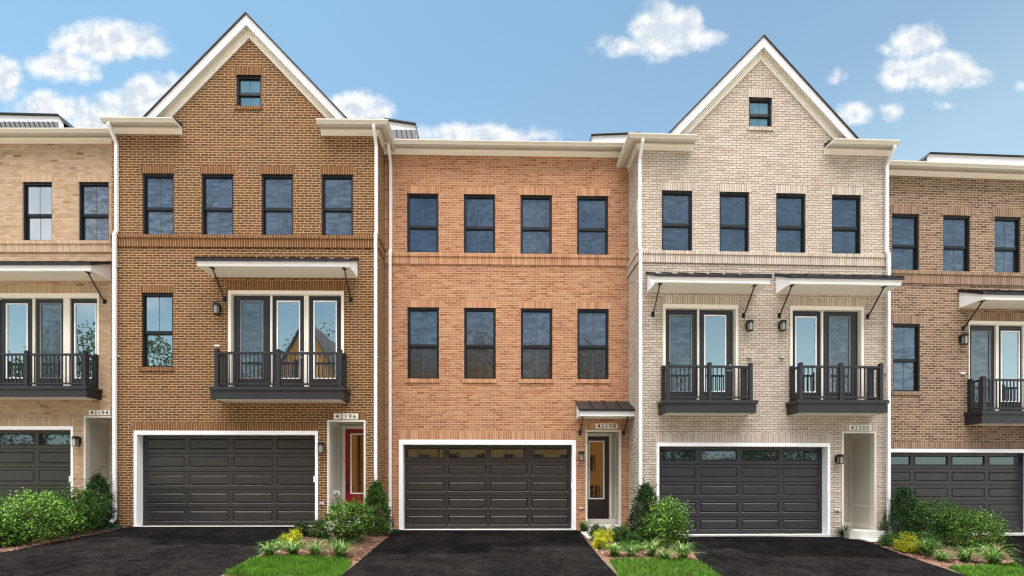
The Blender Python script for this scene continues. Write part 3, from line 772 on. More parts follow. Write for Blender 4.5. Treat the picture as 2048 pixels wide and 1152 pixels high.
H.roof_box([(-60, 229), (119, 233), (131, 251), (131, 275), (-60, 275)], 1.5, 3, (-60, 117, 245, 256))
H.wall(uL, uR, zt-.06, (True, False))

# brown gabled house
H = House('brown brick townhouse numbered 42196 with cream mortar, tall gable and red front door', 490, 13.0, .0109, 1053.8, 'brown')
for i, (x0, x1) in enumerate(((285, 347.5), (403, 466.5), (523, 586), (643, 706))):
    H.window(x0, x1, 346.8+i*.7, 471, up='glass_pale', lo='glass_pale', lintel=16)
H.window(472.5, 522.5, 150, 213.4, up='glass_attic', lo='glass_attic', lintel=16, sill=6.5)
H.window(283, 346, 585.5, 734.5, rail=.53, up='glass_clear', lo='glass_clear', lintel=15.5, sill=8)
zf = H.balcony(421, 687, 773.5, 797.7)
H.doors(456.4, 688, 581.4, 592, zf, [(468.6, 540.3, 481, 527, 'glass_grey', 0), (544, 608, 553.6, 600.5, 'glass_clear', 1), (617, 681.5, 627, 674, 'glass_clear', 1)], 601.5, 758, mull=((540.3, 544), (608, 617)), trim=.08, handle=(1, 605), lintel=19)
H.canopy(393.5, 699.5, 521.7, 532, .66, .49, (.35, .18), .62)
H.garage(268, 636, 861.5, 1053.8, 'garage_warm', .08)
H.soldier(264, 637, 845, 861)
a, b, e, dep, zt = H.entry(654.4, 731.5, 840, 1.0)
ua = H.u(691, .95); H.front_door(ua, ua+.80, dep, zt, H.z(710, 858, .95), 'red', hinge=1)
H.soldier(654.4, 731, 825, 839.3)
pv = MB(); pv.box(a+.0005, a+.05, .50, .62, zt+.62, zt+.74); pv.tube([(a+.05, .56, zt+.69), (a+.13, .56, zt+.69), (a+.14, .56, zt+.60)], .03, 10); pv.build('vent_pipe', M['plug'], H.root)
H.plate(667.8, 716.2, 827, 838.7, '42196')
H.lamp(433, 605, 629); H.lamp(642, 884, 906)
H.outlet(644, 1007); H.camera_box(435, 692)
uL, uR = H.u(223), H.u(756)
zt = H.z(270, 233.8, -.37)
H.belt(uL, uR, H.z(490, 471.5), H.z(490, 478), H.z(490, 495), 'R')
H.cornice(uL, H.u(349, -.3), zt); H.cornice(H.u(634, -.3), uR, zt, 'R')
G = H.gable((492, 25), (287, 233), (690, 233)); H.main_roof(uL, uR+.2, zt, .05)
H.wall(uL, uR, zt-.06, (True, True), G)
bz = H.z(490, 471.5)
H.downspout(233, zt, [(bz, 0)]); H.downspout(752.5, zt, [(bz, 0)], foot=-.02)

# orange house in the middle
H = House('orange brick townhouse numbered 42198, flat eave and eight plain windows', 1015, 13.85, .0195, 1060.5, 'orange')
for i, (x0, x1) in enumerate(((814, 877), (927.6, 990.6), (1041, 1104), (1154, 1216.5))):
    H.window(x0, x1, 387+i*1.6, 504.5+i*1.5, lintel=15)
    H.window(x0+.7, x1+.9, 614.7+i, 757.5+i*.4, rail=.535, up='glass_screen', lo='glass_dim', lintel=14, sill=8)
H.garage(798, 1152, 879.5, 1060.5, 'garage_warm', .115, windows='glass_garage')
H.soldier(797, 1152, 862.5, 879)
a, b, e, dep, zt = H.entry(1171, 1242, 860, .75)
ub = H.u(1218, .7); H.front_door(ub-.80, ub, dep, zt, H.z(1200, 872.7, .7), 'nightdoor', hinge=1)
H.soldier(1169, 1244, 844.5, 859.5)
H.plate(1190.4, 1235, 847, 857.6, '42198')
H.canopy(1160, 1269, 820.5, 832, .58, .52, (.10, .16), .42)
H.lamp(1163, 902, 922); H.outlet(1162, 1016)
uL, uR = H.u(768), H.u(1262)
zt = H.z(1010, 280.8, -.37)
H.belt(uL, uR, H.z(1015, 509.5), H.z(1015, 515.5), H.z(1015, 530))
H.cornice(uL, uR, zt); H.main_roof(uL, uR, zt)
H.roof_box([(770, 241), (778, 242.5), (832, 251), (836, 279), (836, 300), (770, 300)], 1.5, 3, (780, 832, 261, 290))
H.roof_box([(1181, 300), (1182, 272), (1257, 269), (1280, 268), (1280, 300)], 1.5, 3, None, .03)
H.wall(uL, uR, zt-.06, (True, True))
H.downspout(781.5, zt, [(H.z(1015, 509.5), 0)], foot=.0)

# whitewashed gabled house
H = House('whitewashed cream brick townhouse numbered 42200 with tall gable and two small balconies', 1527, 13.15, .0356, 1071, 'white')
for i, (x0, x1) in enumerate(((1323.5, 1385), (1439, 1498.8), (1552.4, 1611.7), (1664, 1722.4))):
    H.window(x0, x1, 381+i*2.9, 501.7+i*1.9, lintel=16)
H.window(1498, 1544.4, 194.8, 254.6, up='glass_attic', lo='glass_attic', lintel=16, sill=7)
za = H.balcony(1330, 1513, 800, 825)
H.doors(1326, 1476, 609, 620, za, [(1331, 1395, 1338.4, 1383.7, 'glass_grey', 0), (1398.5, 1463, 1408, 1452, 'glass_clear', 1)], 630, 784, mull=((1395, 1398.5),), trim=.07, handle=(1, 1460), lintel=16)
zb2 = H.balcony(1596.5, 1775, 800, 825)
H.doors(1580, 1727, 612.5, 623, zb2, [(1584, 1643, 1590, 1632.8, 'glass_clear', 1), (1646.5, 1714.6, 1658, 1700, 'glass_grey', 0)], 633, 785, mull=((1643, 1646.5),), trim=.07, lintel=16)
H.canopy(1311, 1540, 553.5, 565.5, .66, .49, (.16, .36), .62)
H.canopy(1581.5, 1803, 557, 568.5, .66, .49, (.10, .40), .62)
H.garage(1313, 1660, 885.5, 1071, 'garage_cool', .075, windows='glass_garage')
H.soldier(1311, 1662, 868.5, 885)
a, b, e, dep, zt = H.entry(1683, 1752, 863, 1.0)
H.front_door(a+.06, b-.30, dep, zt, zt+2.1, 'nightdoor')
H.soldier(1683, 1753, 848.5, 862.3)
H.plate(1697, 1741, 850.3, 861.2, '42200')
H.lamp(1500, 640, 662); H.lamp(1565.5, 640, 662); H.lamp(1680, 908, 928)
H.outlet(1674, 1019.5); H.camera_box(1498.5, 715, True); H.camera_box(1563.5, 715, True)
uL, uR = H.u(1276), H.u(1778)
zt = H.z(1530, 272.5, -.37)
bz = H.z(1527, 506)
H.belt(uL, uR, bz, H.z(1527, 512.5), H.z(1527, 529), 'L')
H.cornice(uL, H.u(1394, -.3), zt, 'L'); H.cornice(H.u(1664, -.3), uR, zt)
G = H.gable((1527.6, 70), (1340.7, 265.6), (1721.5, 279)); H.main_roof(uL-.2, uR, zt, .05)
H.wall(uL, uR, zt-.06, (True, True), G)
H.downspout(1279.5, zt, [(bz, 0)], foot=.0); H.downspout(1773.5, zt, [(bz, 0)], foot=.0)

# right end house
H = House('dusky mixed-brown brick townhouse with flat eave, last beside the whitewashed one', 1913, 14.1, .05, 1069, 'dusk')
for i, (x0, x1) in enumerate(((1784, 1838.5), (1886.6, 1940.5), (1989, 2041.5), (2090, 2141))):
    H.window(x0, x1, 427.6+i*3.1, 541+i*2.4, lintel=17)
H.window(1786, 1840, 647.3, 783, rail=.535, lintel=16, sill=7)
zf = H.balcony(1964.4, 2214, 822.5, 847)
H.doors(1937, 2152, 643.5, 653, zf, [(1939.5, 1991.8, 1942, 1980, 'glass_grey', 0), (1998, 2046.5, 2001, 2039, 'glass_clear', 1), (2056, 2106, 2060, 2098, 'glass_clear', 1)], 662, 804, mull=((1991.8, 1997.5), (2046.5, 2056)), trim=.03, lintel=17)
H.canopy(1965, 2252, 591, 601.5, .66, .49, (.12, .36), .62)
H.garage(1757, 2068, 898, 1069, 'garage_cool', .075, windows='glass_garage')
H.soldier(1757, 2072, 884, 897.5)
H.lamp(1929, 667, 689); H.camera_box(1924, 747)
uL, uR = H.u(1760), H.u(2300)
zt = H.z(1913, 325, -.37)
H.belt(uL, uR, H.z(1913, 544), H.z(1913, 551), H.z(1913, 569))
H.cornice(uL, uR, zt); H.main_roof(uL, uR, zt)
H.roof_box([(1850, 350), (1850, 319), (1857, 308), (2048, 315), (2240, 322), (2240, 350)], 1.2, 3, None, .03)
H.wall(uL, uR, zt-.06, (False, True))

# ------------------------------------------------------------------ planting
R = random.Random(11)
def leafquad(mb, p, nrm, L, W, up=None):
    t = Vector((R.gauss(0, 1), R.gauss(0, 1), R.gauss(.5, 1))); t = (t-nrm*t.dot(nrm)); t.normalize()
    s = nrm.cross(t); 
    i = len(mb.v); q = p+t*L*.45; fold = nrm*W*.25
    mb.v += [tuple(p), tuple(q+s*W*.5+fold), tuple(p+t*L), tuple(q-s*W*.5+fold)]
    mb.f.append((i, i+1, i+2)); mb.f.append((i, i+2, i+3))
def shrub(name, label, px, py, wpx, hpx, shape, n, L, W, mkey, group=None, cat='shrub', dy=.0, spiky=.0, sprigs=0):
    X, Y = on_ground(px, py); Y += dy
    k = Y/F; w = wpx*k/2*1.06; h = hpx*k*1.08; n = int(n*1.7); W *= 1.15
    if shape == 'low': n = int(n*1.35); L *= 1.25; W *= 1.5; h *= 1.12
    root = thing(name, label, cat, (X, Y, g(X, Y)), R.random()*6, group)
    mb = MB(); mb.open_ = True
    ncl = max(30, n//26); r = Random_r = R
    lumps = [(Vector((R.gauss(0, 1), R.gauss(0, 1), R.gauss(.2, .8))).normalized(), R.uniform(-.30, .24)) for _ in range(16)]
    tips = []
    def surf(dv, f):
        lum = 1+sum(a*max(0, dv.dot(v))**6 for v, a in lumps)
        if shape == 'round':
            return Vector((dv.x*w*lum*f, dv.y*w*.85*lum*f, h*(.46+.5*dv.z*lum*f)))
        if shape == 'cone':
            z = (dv.z*.5+.5)**.8; rad = w*(1.0-z)**.58*(.6+.4*min(1, z*6))*1.35
            a = math.atan2(dv.y, dv.x); return Vector((math.cos(a)*rad*f*lum, math.sin(a)*rad*f*lum, z*h*(.97+.03*lum)))
        return Vector((dv.x*w*lum*f, dv.y*w*.8*lum*f, h*(.30+.66*max(-.35, dv.z)*lum*f)))
    for c in range(ncl):
        dv = Vector((R.gauss(0, 1), R.gauss(0, 1), R.gauss(.15, 1))).normalized()
        if shape == 'cone':
            zz = R.random()**1.15*2-1; an = R.random()*6.2832; q = math.sqrt(1-zz*zz); dv = Vector((math.cos(an)*q, math.sin(an)*q, zz))
        f = R.uniform(.25, 1)**.4
        base = surf(dv, f)
        if base.z < .04*h: base.z = R.uniform(.04, .2)*h
        tips.append(base)
        cr = .17*min(w, h)*R.uniform(.7, 1.35)
        for _ in range(n//ncl):
            o = Vector((R.gauss(0, 1), R.gauss(0, 1), R.gauss(0, 1)))*cr*.55
            p = base+o
            if p.z < .015: continue
            nr = (Vector((R.gauss(0, 1), R.gauss(0, 1), R.gauss(0, 1)))*.8+dv*.5+Vector((0, 0, .6))).normalized()
            s = R.uniform(.65, 1.25); leafquad(mb, p, nr, L*s, W*s)
    for _ in range(sprigs):                                   # long shoots that break the outline
        dv = Vector((R.gauss(0, 1), R.gauss(0, 1), abs(R.gauss(.9, .5)))).normalized()
        b0 = surf(dv, .9); b1 = b0+dv*R.uniform(.10, .26)*max(w, h)*.8+Vector((0, 0, .04))
        tips.append(b1)
        for j in range(16):
            p = b0.lerp(b1, j/15)+Vector((R.gauss(0, 1), R.gauss(0, 1), R.gauss(0, 1)))*.014
            leafquad(mb, p, (dv*.4+Vector((R.gauss(0, 1), R.gauss(0, 1), R.gauss(0, 1)))).normalized(), L*.9, W*.9)
    mb.build('foliage', M[mkey], root)
    st = MB()
    for t in R.sample(tips, min(len(tips), 26)):
        m_ = Vector((t.x*.35, t.y*.35, t.z*.45)); st.tube([(R.uniform(-.03, .03), R.uniform(-.03, .03), -.03), m_, t], [.012, .008, .003], 5)
    st.build('stem', M['stem'], root)
    return root
GL = 'rounded green shrubs in the beds'; GD = 'dark upright boxwoods'; GW = 'low spreading evergreens'; GY = 'golden dwarf shrubs'; GT = 'lilyturf clumps edging the beds'
S = shrub
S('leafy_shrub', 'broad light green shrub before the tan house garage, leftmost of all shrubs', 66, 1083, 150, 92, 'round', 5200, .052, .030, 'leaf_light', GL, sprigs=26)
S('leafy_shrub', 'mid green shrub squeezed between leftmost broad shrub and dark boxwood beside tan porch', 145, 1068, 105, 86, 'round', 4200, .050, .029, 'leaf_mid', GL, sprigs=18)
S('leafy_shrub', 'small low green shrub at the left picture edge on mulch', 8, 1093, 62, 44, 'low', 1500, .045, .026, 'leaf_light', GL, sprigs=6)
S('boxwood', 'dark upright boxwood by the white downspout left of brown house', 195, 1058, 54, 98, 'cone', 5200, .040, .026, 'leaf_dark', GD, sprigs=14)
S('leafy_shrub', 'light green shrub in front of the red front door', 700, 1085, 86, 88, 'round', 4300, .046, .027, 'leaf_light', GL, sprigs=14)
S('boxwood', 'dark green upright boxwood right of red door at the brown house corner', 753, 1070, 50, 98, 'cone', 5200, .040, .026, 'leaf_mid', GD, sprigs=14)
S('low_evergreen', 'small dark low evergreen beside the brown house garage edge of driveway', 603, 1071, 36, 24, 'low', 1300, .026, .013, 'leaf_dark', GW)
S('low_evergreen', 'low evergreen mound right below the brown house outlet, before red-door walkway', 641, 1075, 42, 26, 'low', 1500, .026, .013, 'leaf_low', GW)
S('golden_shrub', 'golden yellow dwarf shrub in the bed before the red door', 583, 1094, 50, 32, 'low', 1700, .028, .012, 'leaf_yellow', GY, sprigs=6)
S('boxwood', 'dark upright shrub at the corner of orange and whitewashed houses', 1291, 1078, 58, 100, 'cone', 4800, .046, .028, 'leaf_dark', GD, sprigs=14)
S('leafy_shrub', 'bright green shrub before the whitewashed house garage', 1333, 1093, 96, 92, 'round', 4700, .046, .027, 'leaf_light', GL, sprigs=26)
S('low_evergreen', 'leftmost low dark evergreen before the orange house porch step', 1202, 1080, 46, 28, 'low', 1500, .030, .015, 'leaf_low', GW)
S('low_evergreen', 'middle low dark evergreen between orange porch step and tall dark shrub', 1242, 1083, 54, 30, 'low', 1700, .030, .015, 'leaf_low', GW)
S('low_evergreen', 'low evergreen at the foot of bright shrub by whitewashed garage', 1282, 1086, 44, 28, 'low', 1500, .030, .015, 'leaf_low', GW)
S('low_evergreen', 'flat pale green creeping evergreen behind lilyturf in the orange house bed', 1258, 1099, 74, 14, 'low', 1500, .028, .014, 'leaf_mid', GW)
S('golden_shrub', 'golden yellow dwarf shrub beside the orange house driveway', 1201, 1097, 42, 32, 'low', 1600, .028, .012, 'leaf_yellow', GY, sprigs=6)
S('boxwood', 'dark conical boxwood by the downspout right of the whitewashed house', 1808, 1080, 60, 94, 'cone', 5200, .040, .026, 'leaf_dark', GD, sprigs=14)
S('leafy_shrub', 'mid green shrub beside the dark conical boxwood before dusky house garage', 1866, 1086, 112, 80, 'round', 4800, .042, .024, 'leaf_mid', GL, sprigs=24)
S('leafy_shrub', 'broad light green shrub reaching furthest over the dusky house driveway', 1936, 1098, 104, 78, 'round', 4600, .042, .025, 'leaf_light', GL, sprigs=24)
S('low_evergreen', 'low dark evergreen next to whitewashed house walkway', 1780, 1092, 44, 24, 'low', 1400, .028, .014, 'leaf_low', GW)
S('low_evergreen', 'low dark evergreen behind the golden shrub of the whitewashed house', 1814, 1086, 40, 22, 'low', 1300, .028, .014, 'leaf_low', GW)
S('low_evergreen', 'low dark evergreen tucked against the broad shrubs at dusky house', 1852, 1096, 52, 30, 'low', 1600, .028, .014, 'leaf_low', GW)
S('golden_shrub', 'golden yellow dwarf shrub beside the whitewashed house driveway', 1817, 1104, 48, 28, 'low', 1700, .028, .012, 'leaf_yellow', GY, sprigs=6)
def lily(label, px, py, wpx=46, n=85, key='blade'):
    X, Y = on_ground(px, py); k = Y/F; w = wpx*k/2
    root = thing('lilyturf', label, 'grass clump', (X, Y, g(X, Y)), R.random()*6, GT)
    mb = MB(); mb.open_ = True
    for _ in range(n):
        a = R.uniform(0, 6.283); L = w*R.uniform(.6, 1.35)*1.3; rise = R.uniform(.5, 1.25); W = R.uniform(.0045, .0085)
        b0 = Vector((R.gauss(0, .03), R.gauss(0, .03), -.01)); dv = Vector((math.cos(a), math.sin(a), 0)); sd = Vector((-dv.y, dv.x, 0))
        pts = []
        for j in range(6):
            t = j/5; pts.append(b0+dv*L*(t**1.25)*(1.15-.3*rise)+Vector((0, 0, L*rise*(1.9*t-1.3*t*t)*1.05)))
        i = len(mb.v)
        for j, p in enumerate(pts):
            ww = W*(1-.85*(j/5)**2); p = Vector((p.x, p.y, max(p.z, .012))); mb.v += [tuple(p-sd*ww), tuple(p+sd*ww)]
        for j in range(5): mb.f.append((i+2*j, i+2*j+1, i+2*j+3, i+2*j+2))
    mb.build('blades', M[key], root)
for l, x, y, w, k in (
    ('lilyturf clump nearest the brown house driveway, at the lawn tip', 539, 1112, 44, 'blade'),
    ('lilyturf clump in front of the golden shrub by the brown house', 585, 1111, 48, 'blade'),
    ('lilyturf clump between the golden shrub and red-door shrub', 630, 1111, 48, 'blade'),
    ('lilyturf clump in front of the light green red-door shrub', 681, 1115, 58, 'blade'),
    ('small lilyturf tuft between golden shrub and brown house driveway', 562, 1098, 32, 'blade'),
    ('dark green grass tuft at the right jamb of the brown house garage', 638, 1056, 34, 'leaf_low'),
    ('dark green grass tuft beside the orange house garage and step', 1168, 1064, 36, 'leaf_low'),
    ('lilyturf clump right of the golden shrub at the orange driveway', 1229, 1113, 44, 'blade'),
    ('small lilyturf clump in the middle of the orange house bed', 1262, 1112, 34, 'blade'),
    ('broad lilyturf clump before the low evergreens of the orange house bed', 1303, 1112, 50, 'blade'),
    ('lilyturf clump at the lawn edge in front of bright green shrub', 1329, 1121, 38, 'blade'),
    ('lilyturf clump nearest the whitewashed house driveway edge', 1366, 1119, 52, 'blade'),
    ('dark green grass tuft beside the whitewashed house garage and walkway', 1689, 1075, 42, 'leaf_low'),
    ('lilyturf clump right of the golden shrub by whitewashed house', 1856, 1112, 54, 'blade'),
    ('small lilyturf tuft at the mulch edge of the whitewashed driveway', 1884, 1123, 32, 'blade'),
    ('lilyturf clump before the broad shrub of the dusky house', 1930, 1124, 48, 'blade'),
    ('large lilyturf clump at the dusky house driveway edge, furthest from whitewashed house', 1986, 1131, 62, 'blade')):
    lily(l, x, y, w, int(150+w*1.6), k)
# lawns
def lawn(poly, n, label):
    mb = MB(); mb.open_ = True
    x0 = min(p[0] for p in poly); x1 = max(p[0] for p in poly); y0 = min(p[1] for p in poly); y1 = max(p[1] for p in poly)
    c = 0
    while c < n:
        x, y = R.uniform(x0, x1), R.uniform(y0, y1)
        if not inside(poly, x, y): continue
        c += 1; z = g(x, y)+.006; a = R.uniform(0, 6.283); h = R.uniform(.04, .10); le = R.uniform(.2, .8)*h; W = R.uniform(.002, .0042)
        ca, sa = math.cos(a), math.sin(a); b = R.uniform(0, 6.283); dx, dy = math.cos(b)*le, math.sin(b)*le
        i = len(mb.v); mb.v += [(x-ca*W, y-sa*W, z), (x+ca*W, y+sa*W, z), (x+ca*W*.8+dx*.4, y+sa*W*.8+dy*.4, z+h*.6), (x-ca*W*.8+dx*.4, y-sa*W*.8+dy*.4, z+h*.6), (x+dx, y+dy, z+h)]
        mb.f += [(i, i+1, i+2, i+3), (i+3, i+2, i+4)]
    o = mb.build('lawn_grass', M['grassblade']); tag(o, label, 'grass'); o['kind'] = 'stuff'
lawn(G1, 22000, 'lawn between the brown house and orange house driveways')
lawn(G2, 17000, 'lawn between the orange house and whitewashed house driveways')
lawn(G3, 15000, 'lawn corner between the whitewashed and dusky house driveways')
def chips(poly, n, label):
    mb = MB(); mb.open_ = True
    x0 = min(p[0] for p in poly); x1 = max(p[0] for p in poly); y0 = min(p[1] for p in poly); y1 = max(p[1] for p in poly); c = 0
    while c < n:
        x, y = R.uniform(x0, x1), R.uniform(y0, y1)
        if not inside(poly, x, y): continue
        c += 1; z = g(x, y)+.01+R.uniform(0, .02); a = R.uniform(0, 6.283); L, W = R.uniform(.012, .04), R.uniform(.004, .011); t = R.uniform(-.4, .4)*L; t2 = R.uniform(-.5, .5)*W
        ca, sa = math.cos(a), math.sin(a); i = len(mb.v)
        mb.v += [(x-ca*L-sa*W, y-sa*L+ca*W, z-t+t2), (x+ca*L-sa*W, y+sa*L+ca*W, z+t+t2), (x+ca*L+sa*W, y+sa*L-ca*W, z+t-t2), (x-ca*L+sa*W, y-sa*L-ca*W, z-t-t2)]
        mb.f.append((i, i+1, i+2, i+3))
    o = mb.build('mulch_chips', M['chips']); tag(o, label, 'mulch'); o['kind'] = 'stuff'
for p, n, l in ((B0, 4500, 'bark mulch chips in the tan house bed'), (B1, 4000, 'bark mulch chips in the red-door bed'), (B2, 3200, 'bark mulch chips in the orange house bed'), (B3, 4500, 'bark mulch chips in the dusky house bed')): chips(p, n, l)
# splash blocks under the downspouts
def splash(label, px, py, rot):
    X, Y = on_ground(px, py)
    r = thing('splash_block', label, 'splash block', (X, Y, g(X, Y)+.01), rot, 'green splash blocks')
    m = MB(); w0, w1, L, h = .10, .15, .44, .075
    m.prism([(-w1, 0), (w1, 0), (w1, .012), (-w1, .012)], -L/2, L/2).build('tray', M['green_plastic'], r)
    s = MB()
    for sg in (-1, 1): s.loft([[(sg*w, y, .0), (sg*(w+.015), y, .0), (sg*(w+.03), y, hh), (sg*(w+.012), y, hh)] for w, y, hh in ((w0+.03, L/2, h), (w1, -L/2, h*.55))])
    s.box(-w0-.04, w0+.04, L/2, L/2+.02, 0, h); s.build('rim', M['green_plastic'], r)
splash('green splash block under the downspout beside the dark boxwood left of brown house', 229, 1058, .5)
splash('green splash block at the foot of the orange house downspout', 783, 1066, -.6)

# ------------------------------------------------------------------ across the street (seen mirrored in the glass)
def sheathed(label, X0, X1, Y, ze, apex, seed):
    rr = random.Random(seed); w = X1-X0; zg = -2.3
    r = thing('unfinished_house', label, 'house', ((X0+X1)/2, Y, zg), math.pi, 'unfinished houses across the street')
    hol = []
    fake = House.__new__(House); fake.root = r; fake.brick = M['wood']; fake.holes = []
    for fl in range(3):
        zb_ = .3+fl*3.1 if fl == 0 else .9+fl*3.1
        n = 3
        for i in range(n):
            u = -w/2+w*(i+.5)/n
            ww = 2.0 if fl == 0 else 1.1
            fake.holes.append((u-ww/2, u+ww/2, zb_, zb_+(2.2 if fl == 0 else 1.6), .15))
    wl = fake.wall(-w/2, w/2, ze-zg, (True, True), (0, apex-zg, (apex-ze)/(w*.42)))
    m = MB(); m.box(-w/2+.1, w/2-.1, 1.2, 1.3, 0, ze-zg); m.build('interior', M['gloom'], r)  # near-black sheet painted for the shade inside the openings
    s = MB()
    for (a, b, c, e, _) in fake.holes:
        k = a+.1
        while k < b: s.box(k, k+.09, .2, .32, c, e); k += .42
    s.build('studs', M['stud'], r)
    m = MB(); sl = (apex-ze)/(w*.42)
    for sg in (-1, 1): m.loft([[(0, y, apex-zg+.02), (sg*w*.5, y, apex-zg+.02-sl*w*.5), (sg*w*.5, y, apex-zg+.2-sl*w*.5), (0, y, apex-zg+.2)] for y in (-.4, 9)])
    m.build('roof', M['shingle'], r)
XS = [(-22.0, -13.9), (-13.7, -5.6), (-5.4, 2.7), (2.9, 11.0)]
for i, (x0, x1) in enumerate(XS):
    sheathed(['unfinished board-sheathed house across the street, mirrored in brown balcony doors', 'unfinished house across the street mirrored in the red door glass', 'unfinished house across the street mirrored in orange garage panes', 'unfinished house across the street mirrored in the dark front door glass'][i], x0, x1, -17-(i % 2)*.6, 9.4+(i % 2)*.4, 15.4-(i == 3)*2.5, i)
def tree(label, X, Y, h, w, seed, n=5200):
    rr = random.Random(seed); z = -2.4
    r = thing('leafy_tree', label, 'tree', (X, Y, z), 0, 'trees across the street')
    t = MB(); t.tube([(0, 0, 0), (.1, .05, h*.3), (-.05, 0, h*.6), (0, .1, h*.85)], [.3, .22, .12, .04], 8)
    mb = MB(); mb.open_ = True
    for c in range(90):
        dv = Vector((rr.gauss(0, 1), rr.gauss(0, 1), rr.gauss(.1, 1))).normalized(); f = rr.uniform(.3, 1)**.5
        b = Vector((dv.x*w*f, dv.y*w*f, h*(.60+.38*dv.z*f)))
        if c < 14: t.tube([(0, 0, h*rr.uniform(.3, .6)), b*.6+Vector((0, 0, h*.18)), b], [.09, .06, .02], 5)
        for _ in range(n//90):
            p = b+Vector((rr.gauss(0, 1), rr.gauss(0, 1), rr.gauss(0, .7)))*w*.16
            leafquad(mb, p, Vector((rr.gauss(0, 1), rr.gauss(0, 1), rr.gauss(.5, 1))).normalized(), rr.uniform(.2, .38), rr.uniform(.12, .22))
    t.build('trunk', M['bark'], r); mb.build('crown', M['tree_leaf'], r)
for i, (l, X, Y, h, w) in enumerate((
    ('tall tree across the street mirrored in the brown side window', -33, -18, 17, 3.6),
    ('broad tree across the street mirrored in the tan house right balcony door', -41.5, -19, 19.5, 4.5),
    ('tree behind the unfinished houses, mirrored in the brown balcony doors', -22.8, -33, 24.5, 5),
    ('tree mirrored in the tan house left balcony door, furthest from the unfinished houses', -48.5, -20, 15.5, 4),
    ('tall tree behind the last unfinished house, mirrored in an orange house window', 12, -34, 23, 4.6),
    ('low tree beside the unfinished houses, mirrored in whitewashed garage panes', 15, -22, 8.5, 3.2),
    ('low tree mirrored in the whitewashed garage panes, second from unfinished houses', 22, -26, 9, 3.6),
    ('low tree mirrored in the whitewashed garage panes, third from unfinished houses', 30, -24, 8, 3.4),
    ('tree across the street opposite the dusky house', 41, -30, 9, 4.5))):
    tree(l, X, Y, h, w, i+50)

# ------------------------------------------------------------------ sky, sun, camera
SUN = Vector((2.8, -2.0, -11.4)).normalized()
w = bpy.data.worlds.new('World'); SC.world = w; w.use_nodes = True
nt = NT(w.node_tree); bg = nt.n['Background']
STR = .10
sky = nt.new('ShaderNodeTexSky', sky_type='NISHITA'); sky.sun_disc = False
sky.sun_elevation = math.asin(-SUN.z); sky.sun_rotation = math.atan2(-SUN.x, -SUN.y)
sky.air_density = 1.0; sky.dust_density = .8; sky.ozone_density = 1.2; sky.altitude = 100
d = nt.new('ShaderNodeTexCoord').outputs['Generated']
dx, dy, dz = nt.sep(d)
front = nt.m('GREATER_THAN', dy, .08)
dys = nt.m('MAXIMUM', dy, .08)
px = nt.m('MULTIPLY_ADD', nt.m('DIVIDE', dx, dys), F, CX); py = nt.m('MULTIPLY_ADD', nt.m('DIVIDE', dz, dys), -F, CY)
P = nt.comb(px, py, 0.)
ELL = [(215, 82, 120, 46), (160, 84, 70, 30), (290, 98, 58, 24), (122, 132, 82, 34), (170, 148, 40, 22), (8, 150, 42, 42), (12, 186, 40, 20),
       (108, 218, 96, 36), (190, 238, 80, 36), (70, 212, 50, 22), (300, 200, 80, 54), (262, 226, 110, 46), (348, 168, 46, 22),
       (722, 218, 66, 38), (690, 205, 40, 22), (752, 226, 38, 30), (960, 270, 130, 24), (900, 264, 60, 18), (1062, 272, 54, 14),
       (1312, 62, 62, 62), (1262, 94, 78, 24), (1372, 56, 42, 46), (1404, 74, 44, 20), (1345, 92, 60, 24),
       (1838, 84, 60, 38), (1876, 140, 88, 46), (1800, 150, 56, 36), (1930, 148, 56, 28), (1780, 104, 26, 12),
       (1712, 230, 44, 27), (1786, 228, 26, 15), (1670, 156, 15, 14), (2042, 174, 26, 14), (1900, 215, 30, 10)]
warp = nt.new('ShaderNodeTexNoise'); nt.put(warp.inputs['Vector'], P); warp.inputs['Scale'].default_value = .016; warp.inputs['Detail'].default_value = 5; warp.inputs['Roughness'].default_value = .6
wv = nt.v('MULTIPLY', nt.v('SUBTRACT', warp.outputs['Color'], (.5, .5, .5)), (34, 26, 0)); Pw = nt.v('ADD', P, wv)
fld = -9.
vpos = 0.
for (cx, cy, rx, ry) in ELL:
    q = nt.v('DIVIDE', nt.v('SUBTRACT', Pw, (cx, cy, 0)), (rx, ry, 1))
    f = nt.m('MULTIPLY', nt.m('SUBTRACT', 1., nt.v('LENGTH', q)), min(1.25, max(.34, min(rx, ry)/34)))
    fld = nt.m('SMOOTH_MAX', fld, f, .12) if not isinstance(fld, float) else f
n1 = nt.noise(P, .017, 8, .60); n2 = nt.noise(P, .009, 4, .55)
den = nt.m('ADD', fld, nt.m('MULTIPLY', nt.m('SUBTRACT', n1, .5), 1.3))
alpha = nt.m('MULTIPLY', nt.smooth(den, -.12, .60), front)
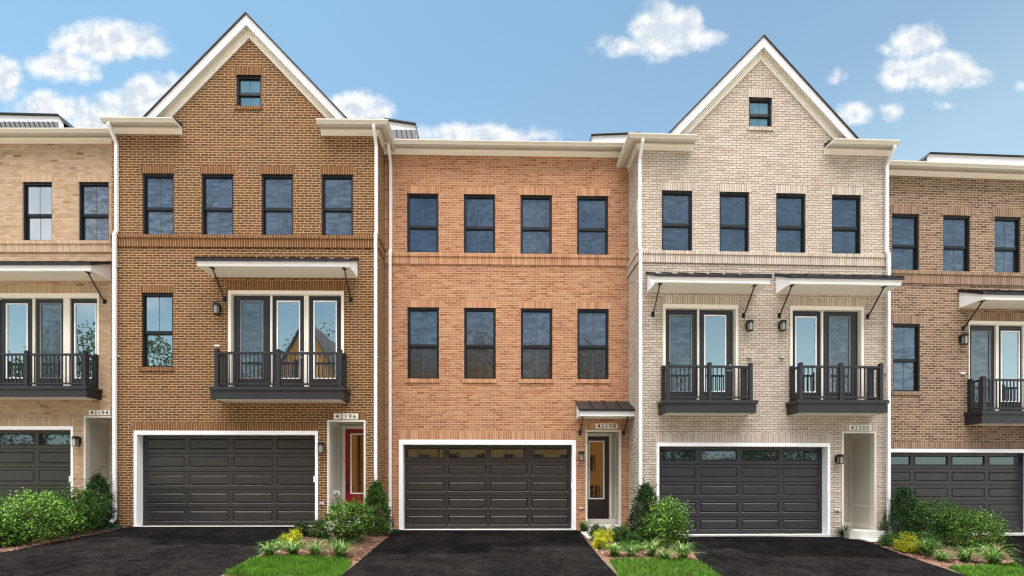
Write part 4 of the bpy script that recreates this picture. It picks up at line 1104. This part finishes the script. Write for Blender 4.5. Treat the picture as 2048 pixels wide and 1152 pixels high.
# density a little nearer the sun: thin there -> bright edge
n3 = nt.noise(nt.v('ADD', P, (9, -15, 0)), .017, 8, .60)
shade = nt.smooth(nt.m('ADD', nt.m('MULTIPLY', nt.m('SUBTRACT', n3, n1), 2.6), nt.m('ADD', nt.m('MULTIPLY', den, .45), nt.m('MULTIPLY', n2, 1.1))), .45, 1.2)
cl = nt.mix(shade, (5.8, 5.8, 5.8, 1), (3.7, 4.15, 4.65, 1))
skyc = nt.v('MULTIPLY', sky.outputs[0], (.86, 1.045, .945))
skyc = nt.mix(1., skyc, nt.ramp(nt.m('MULTIPLY_ADD', dx, -.25, dz), [(.0, (2.0, 1.55, 1.25, 1)), (.33, (2.0, 1.55, 1.27, 1)), (.47, (1.45, 1.25, 1.13, 1)), (.82, (.80, .93, .97, 1))]), 'MULTIPLY')   # whiter towards the horizon
colr = nt.mix(alpha, skyc, cl)
# unseen rear cloud: low part mirrored in panes, high bank added as fill light
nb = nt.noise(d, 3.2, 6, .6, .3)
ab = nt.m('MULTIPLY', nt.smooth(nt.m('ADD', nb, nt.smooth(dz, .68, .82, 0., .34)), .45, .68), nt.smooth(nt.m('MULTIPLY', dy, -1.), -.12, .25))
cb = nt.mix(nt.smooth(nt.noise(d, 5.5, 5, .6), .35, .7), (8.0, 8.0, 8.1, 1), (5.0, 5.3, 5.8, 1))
cb = nt.mix(nt.smooth(dz, .69, .83), cb, (74, 69.5, 68.5, 1))          # overbright bank added above the mirrored angles to light the shaded facade
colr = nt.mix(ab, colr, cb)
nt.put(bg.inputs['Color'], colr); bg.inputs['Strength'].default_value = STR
L = bpy.data.lights.new('sun', 'SUN'); L.energy = 5.0; L.angle = math.radians(.53); L.color = (1, .95, .87)
lo = bpy.data.objects.new('sun', L); COL.objects.link(lo); lo.rotation_euler = SUN.to_track_quat('-Z', 'Y').to_euler(); lo.location = (-8, 6, 30)
cam = bpy.data.cameras.new('camera'); co = bpy.data.objects.new('camera', cam); COL.objects.link(co)
co.location = (0, 0, 0); co.rotation_euler = (math.pi/2, 0, 0)
cam.sensor_width = 36; cam.lens = 36*F/2048; cam.shift_x = (1024-CX)/2048; cam.shift_y = (CY-576)/2048
cam.clip_start = .1; cam.clip_end = 3000
SC.camera = co
vs = SC.view_settings; vs.view_transform = 'Standard'; vs.look = 'None'; vs.exposure = .88; vs.gamma = 1
SC.cycles.max_bounces = 8
SC.cycles.filter_width = 1.2
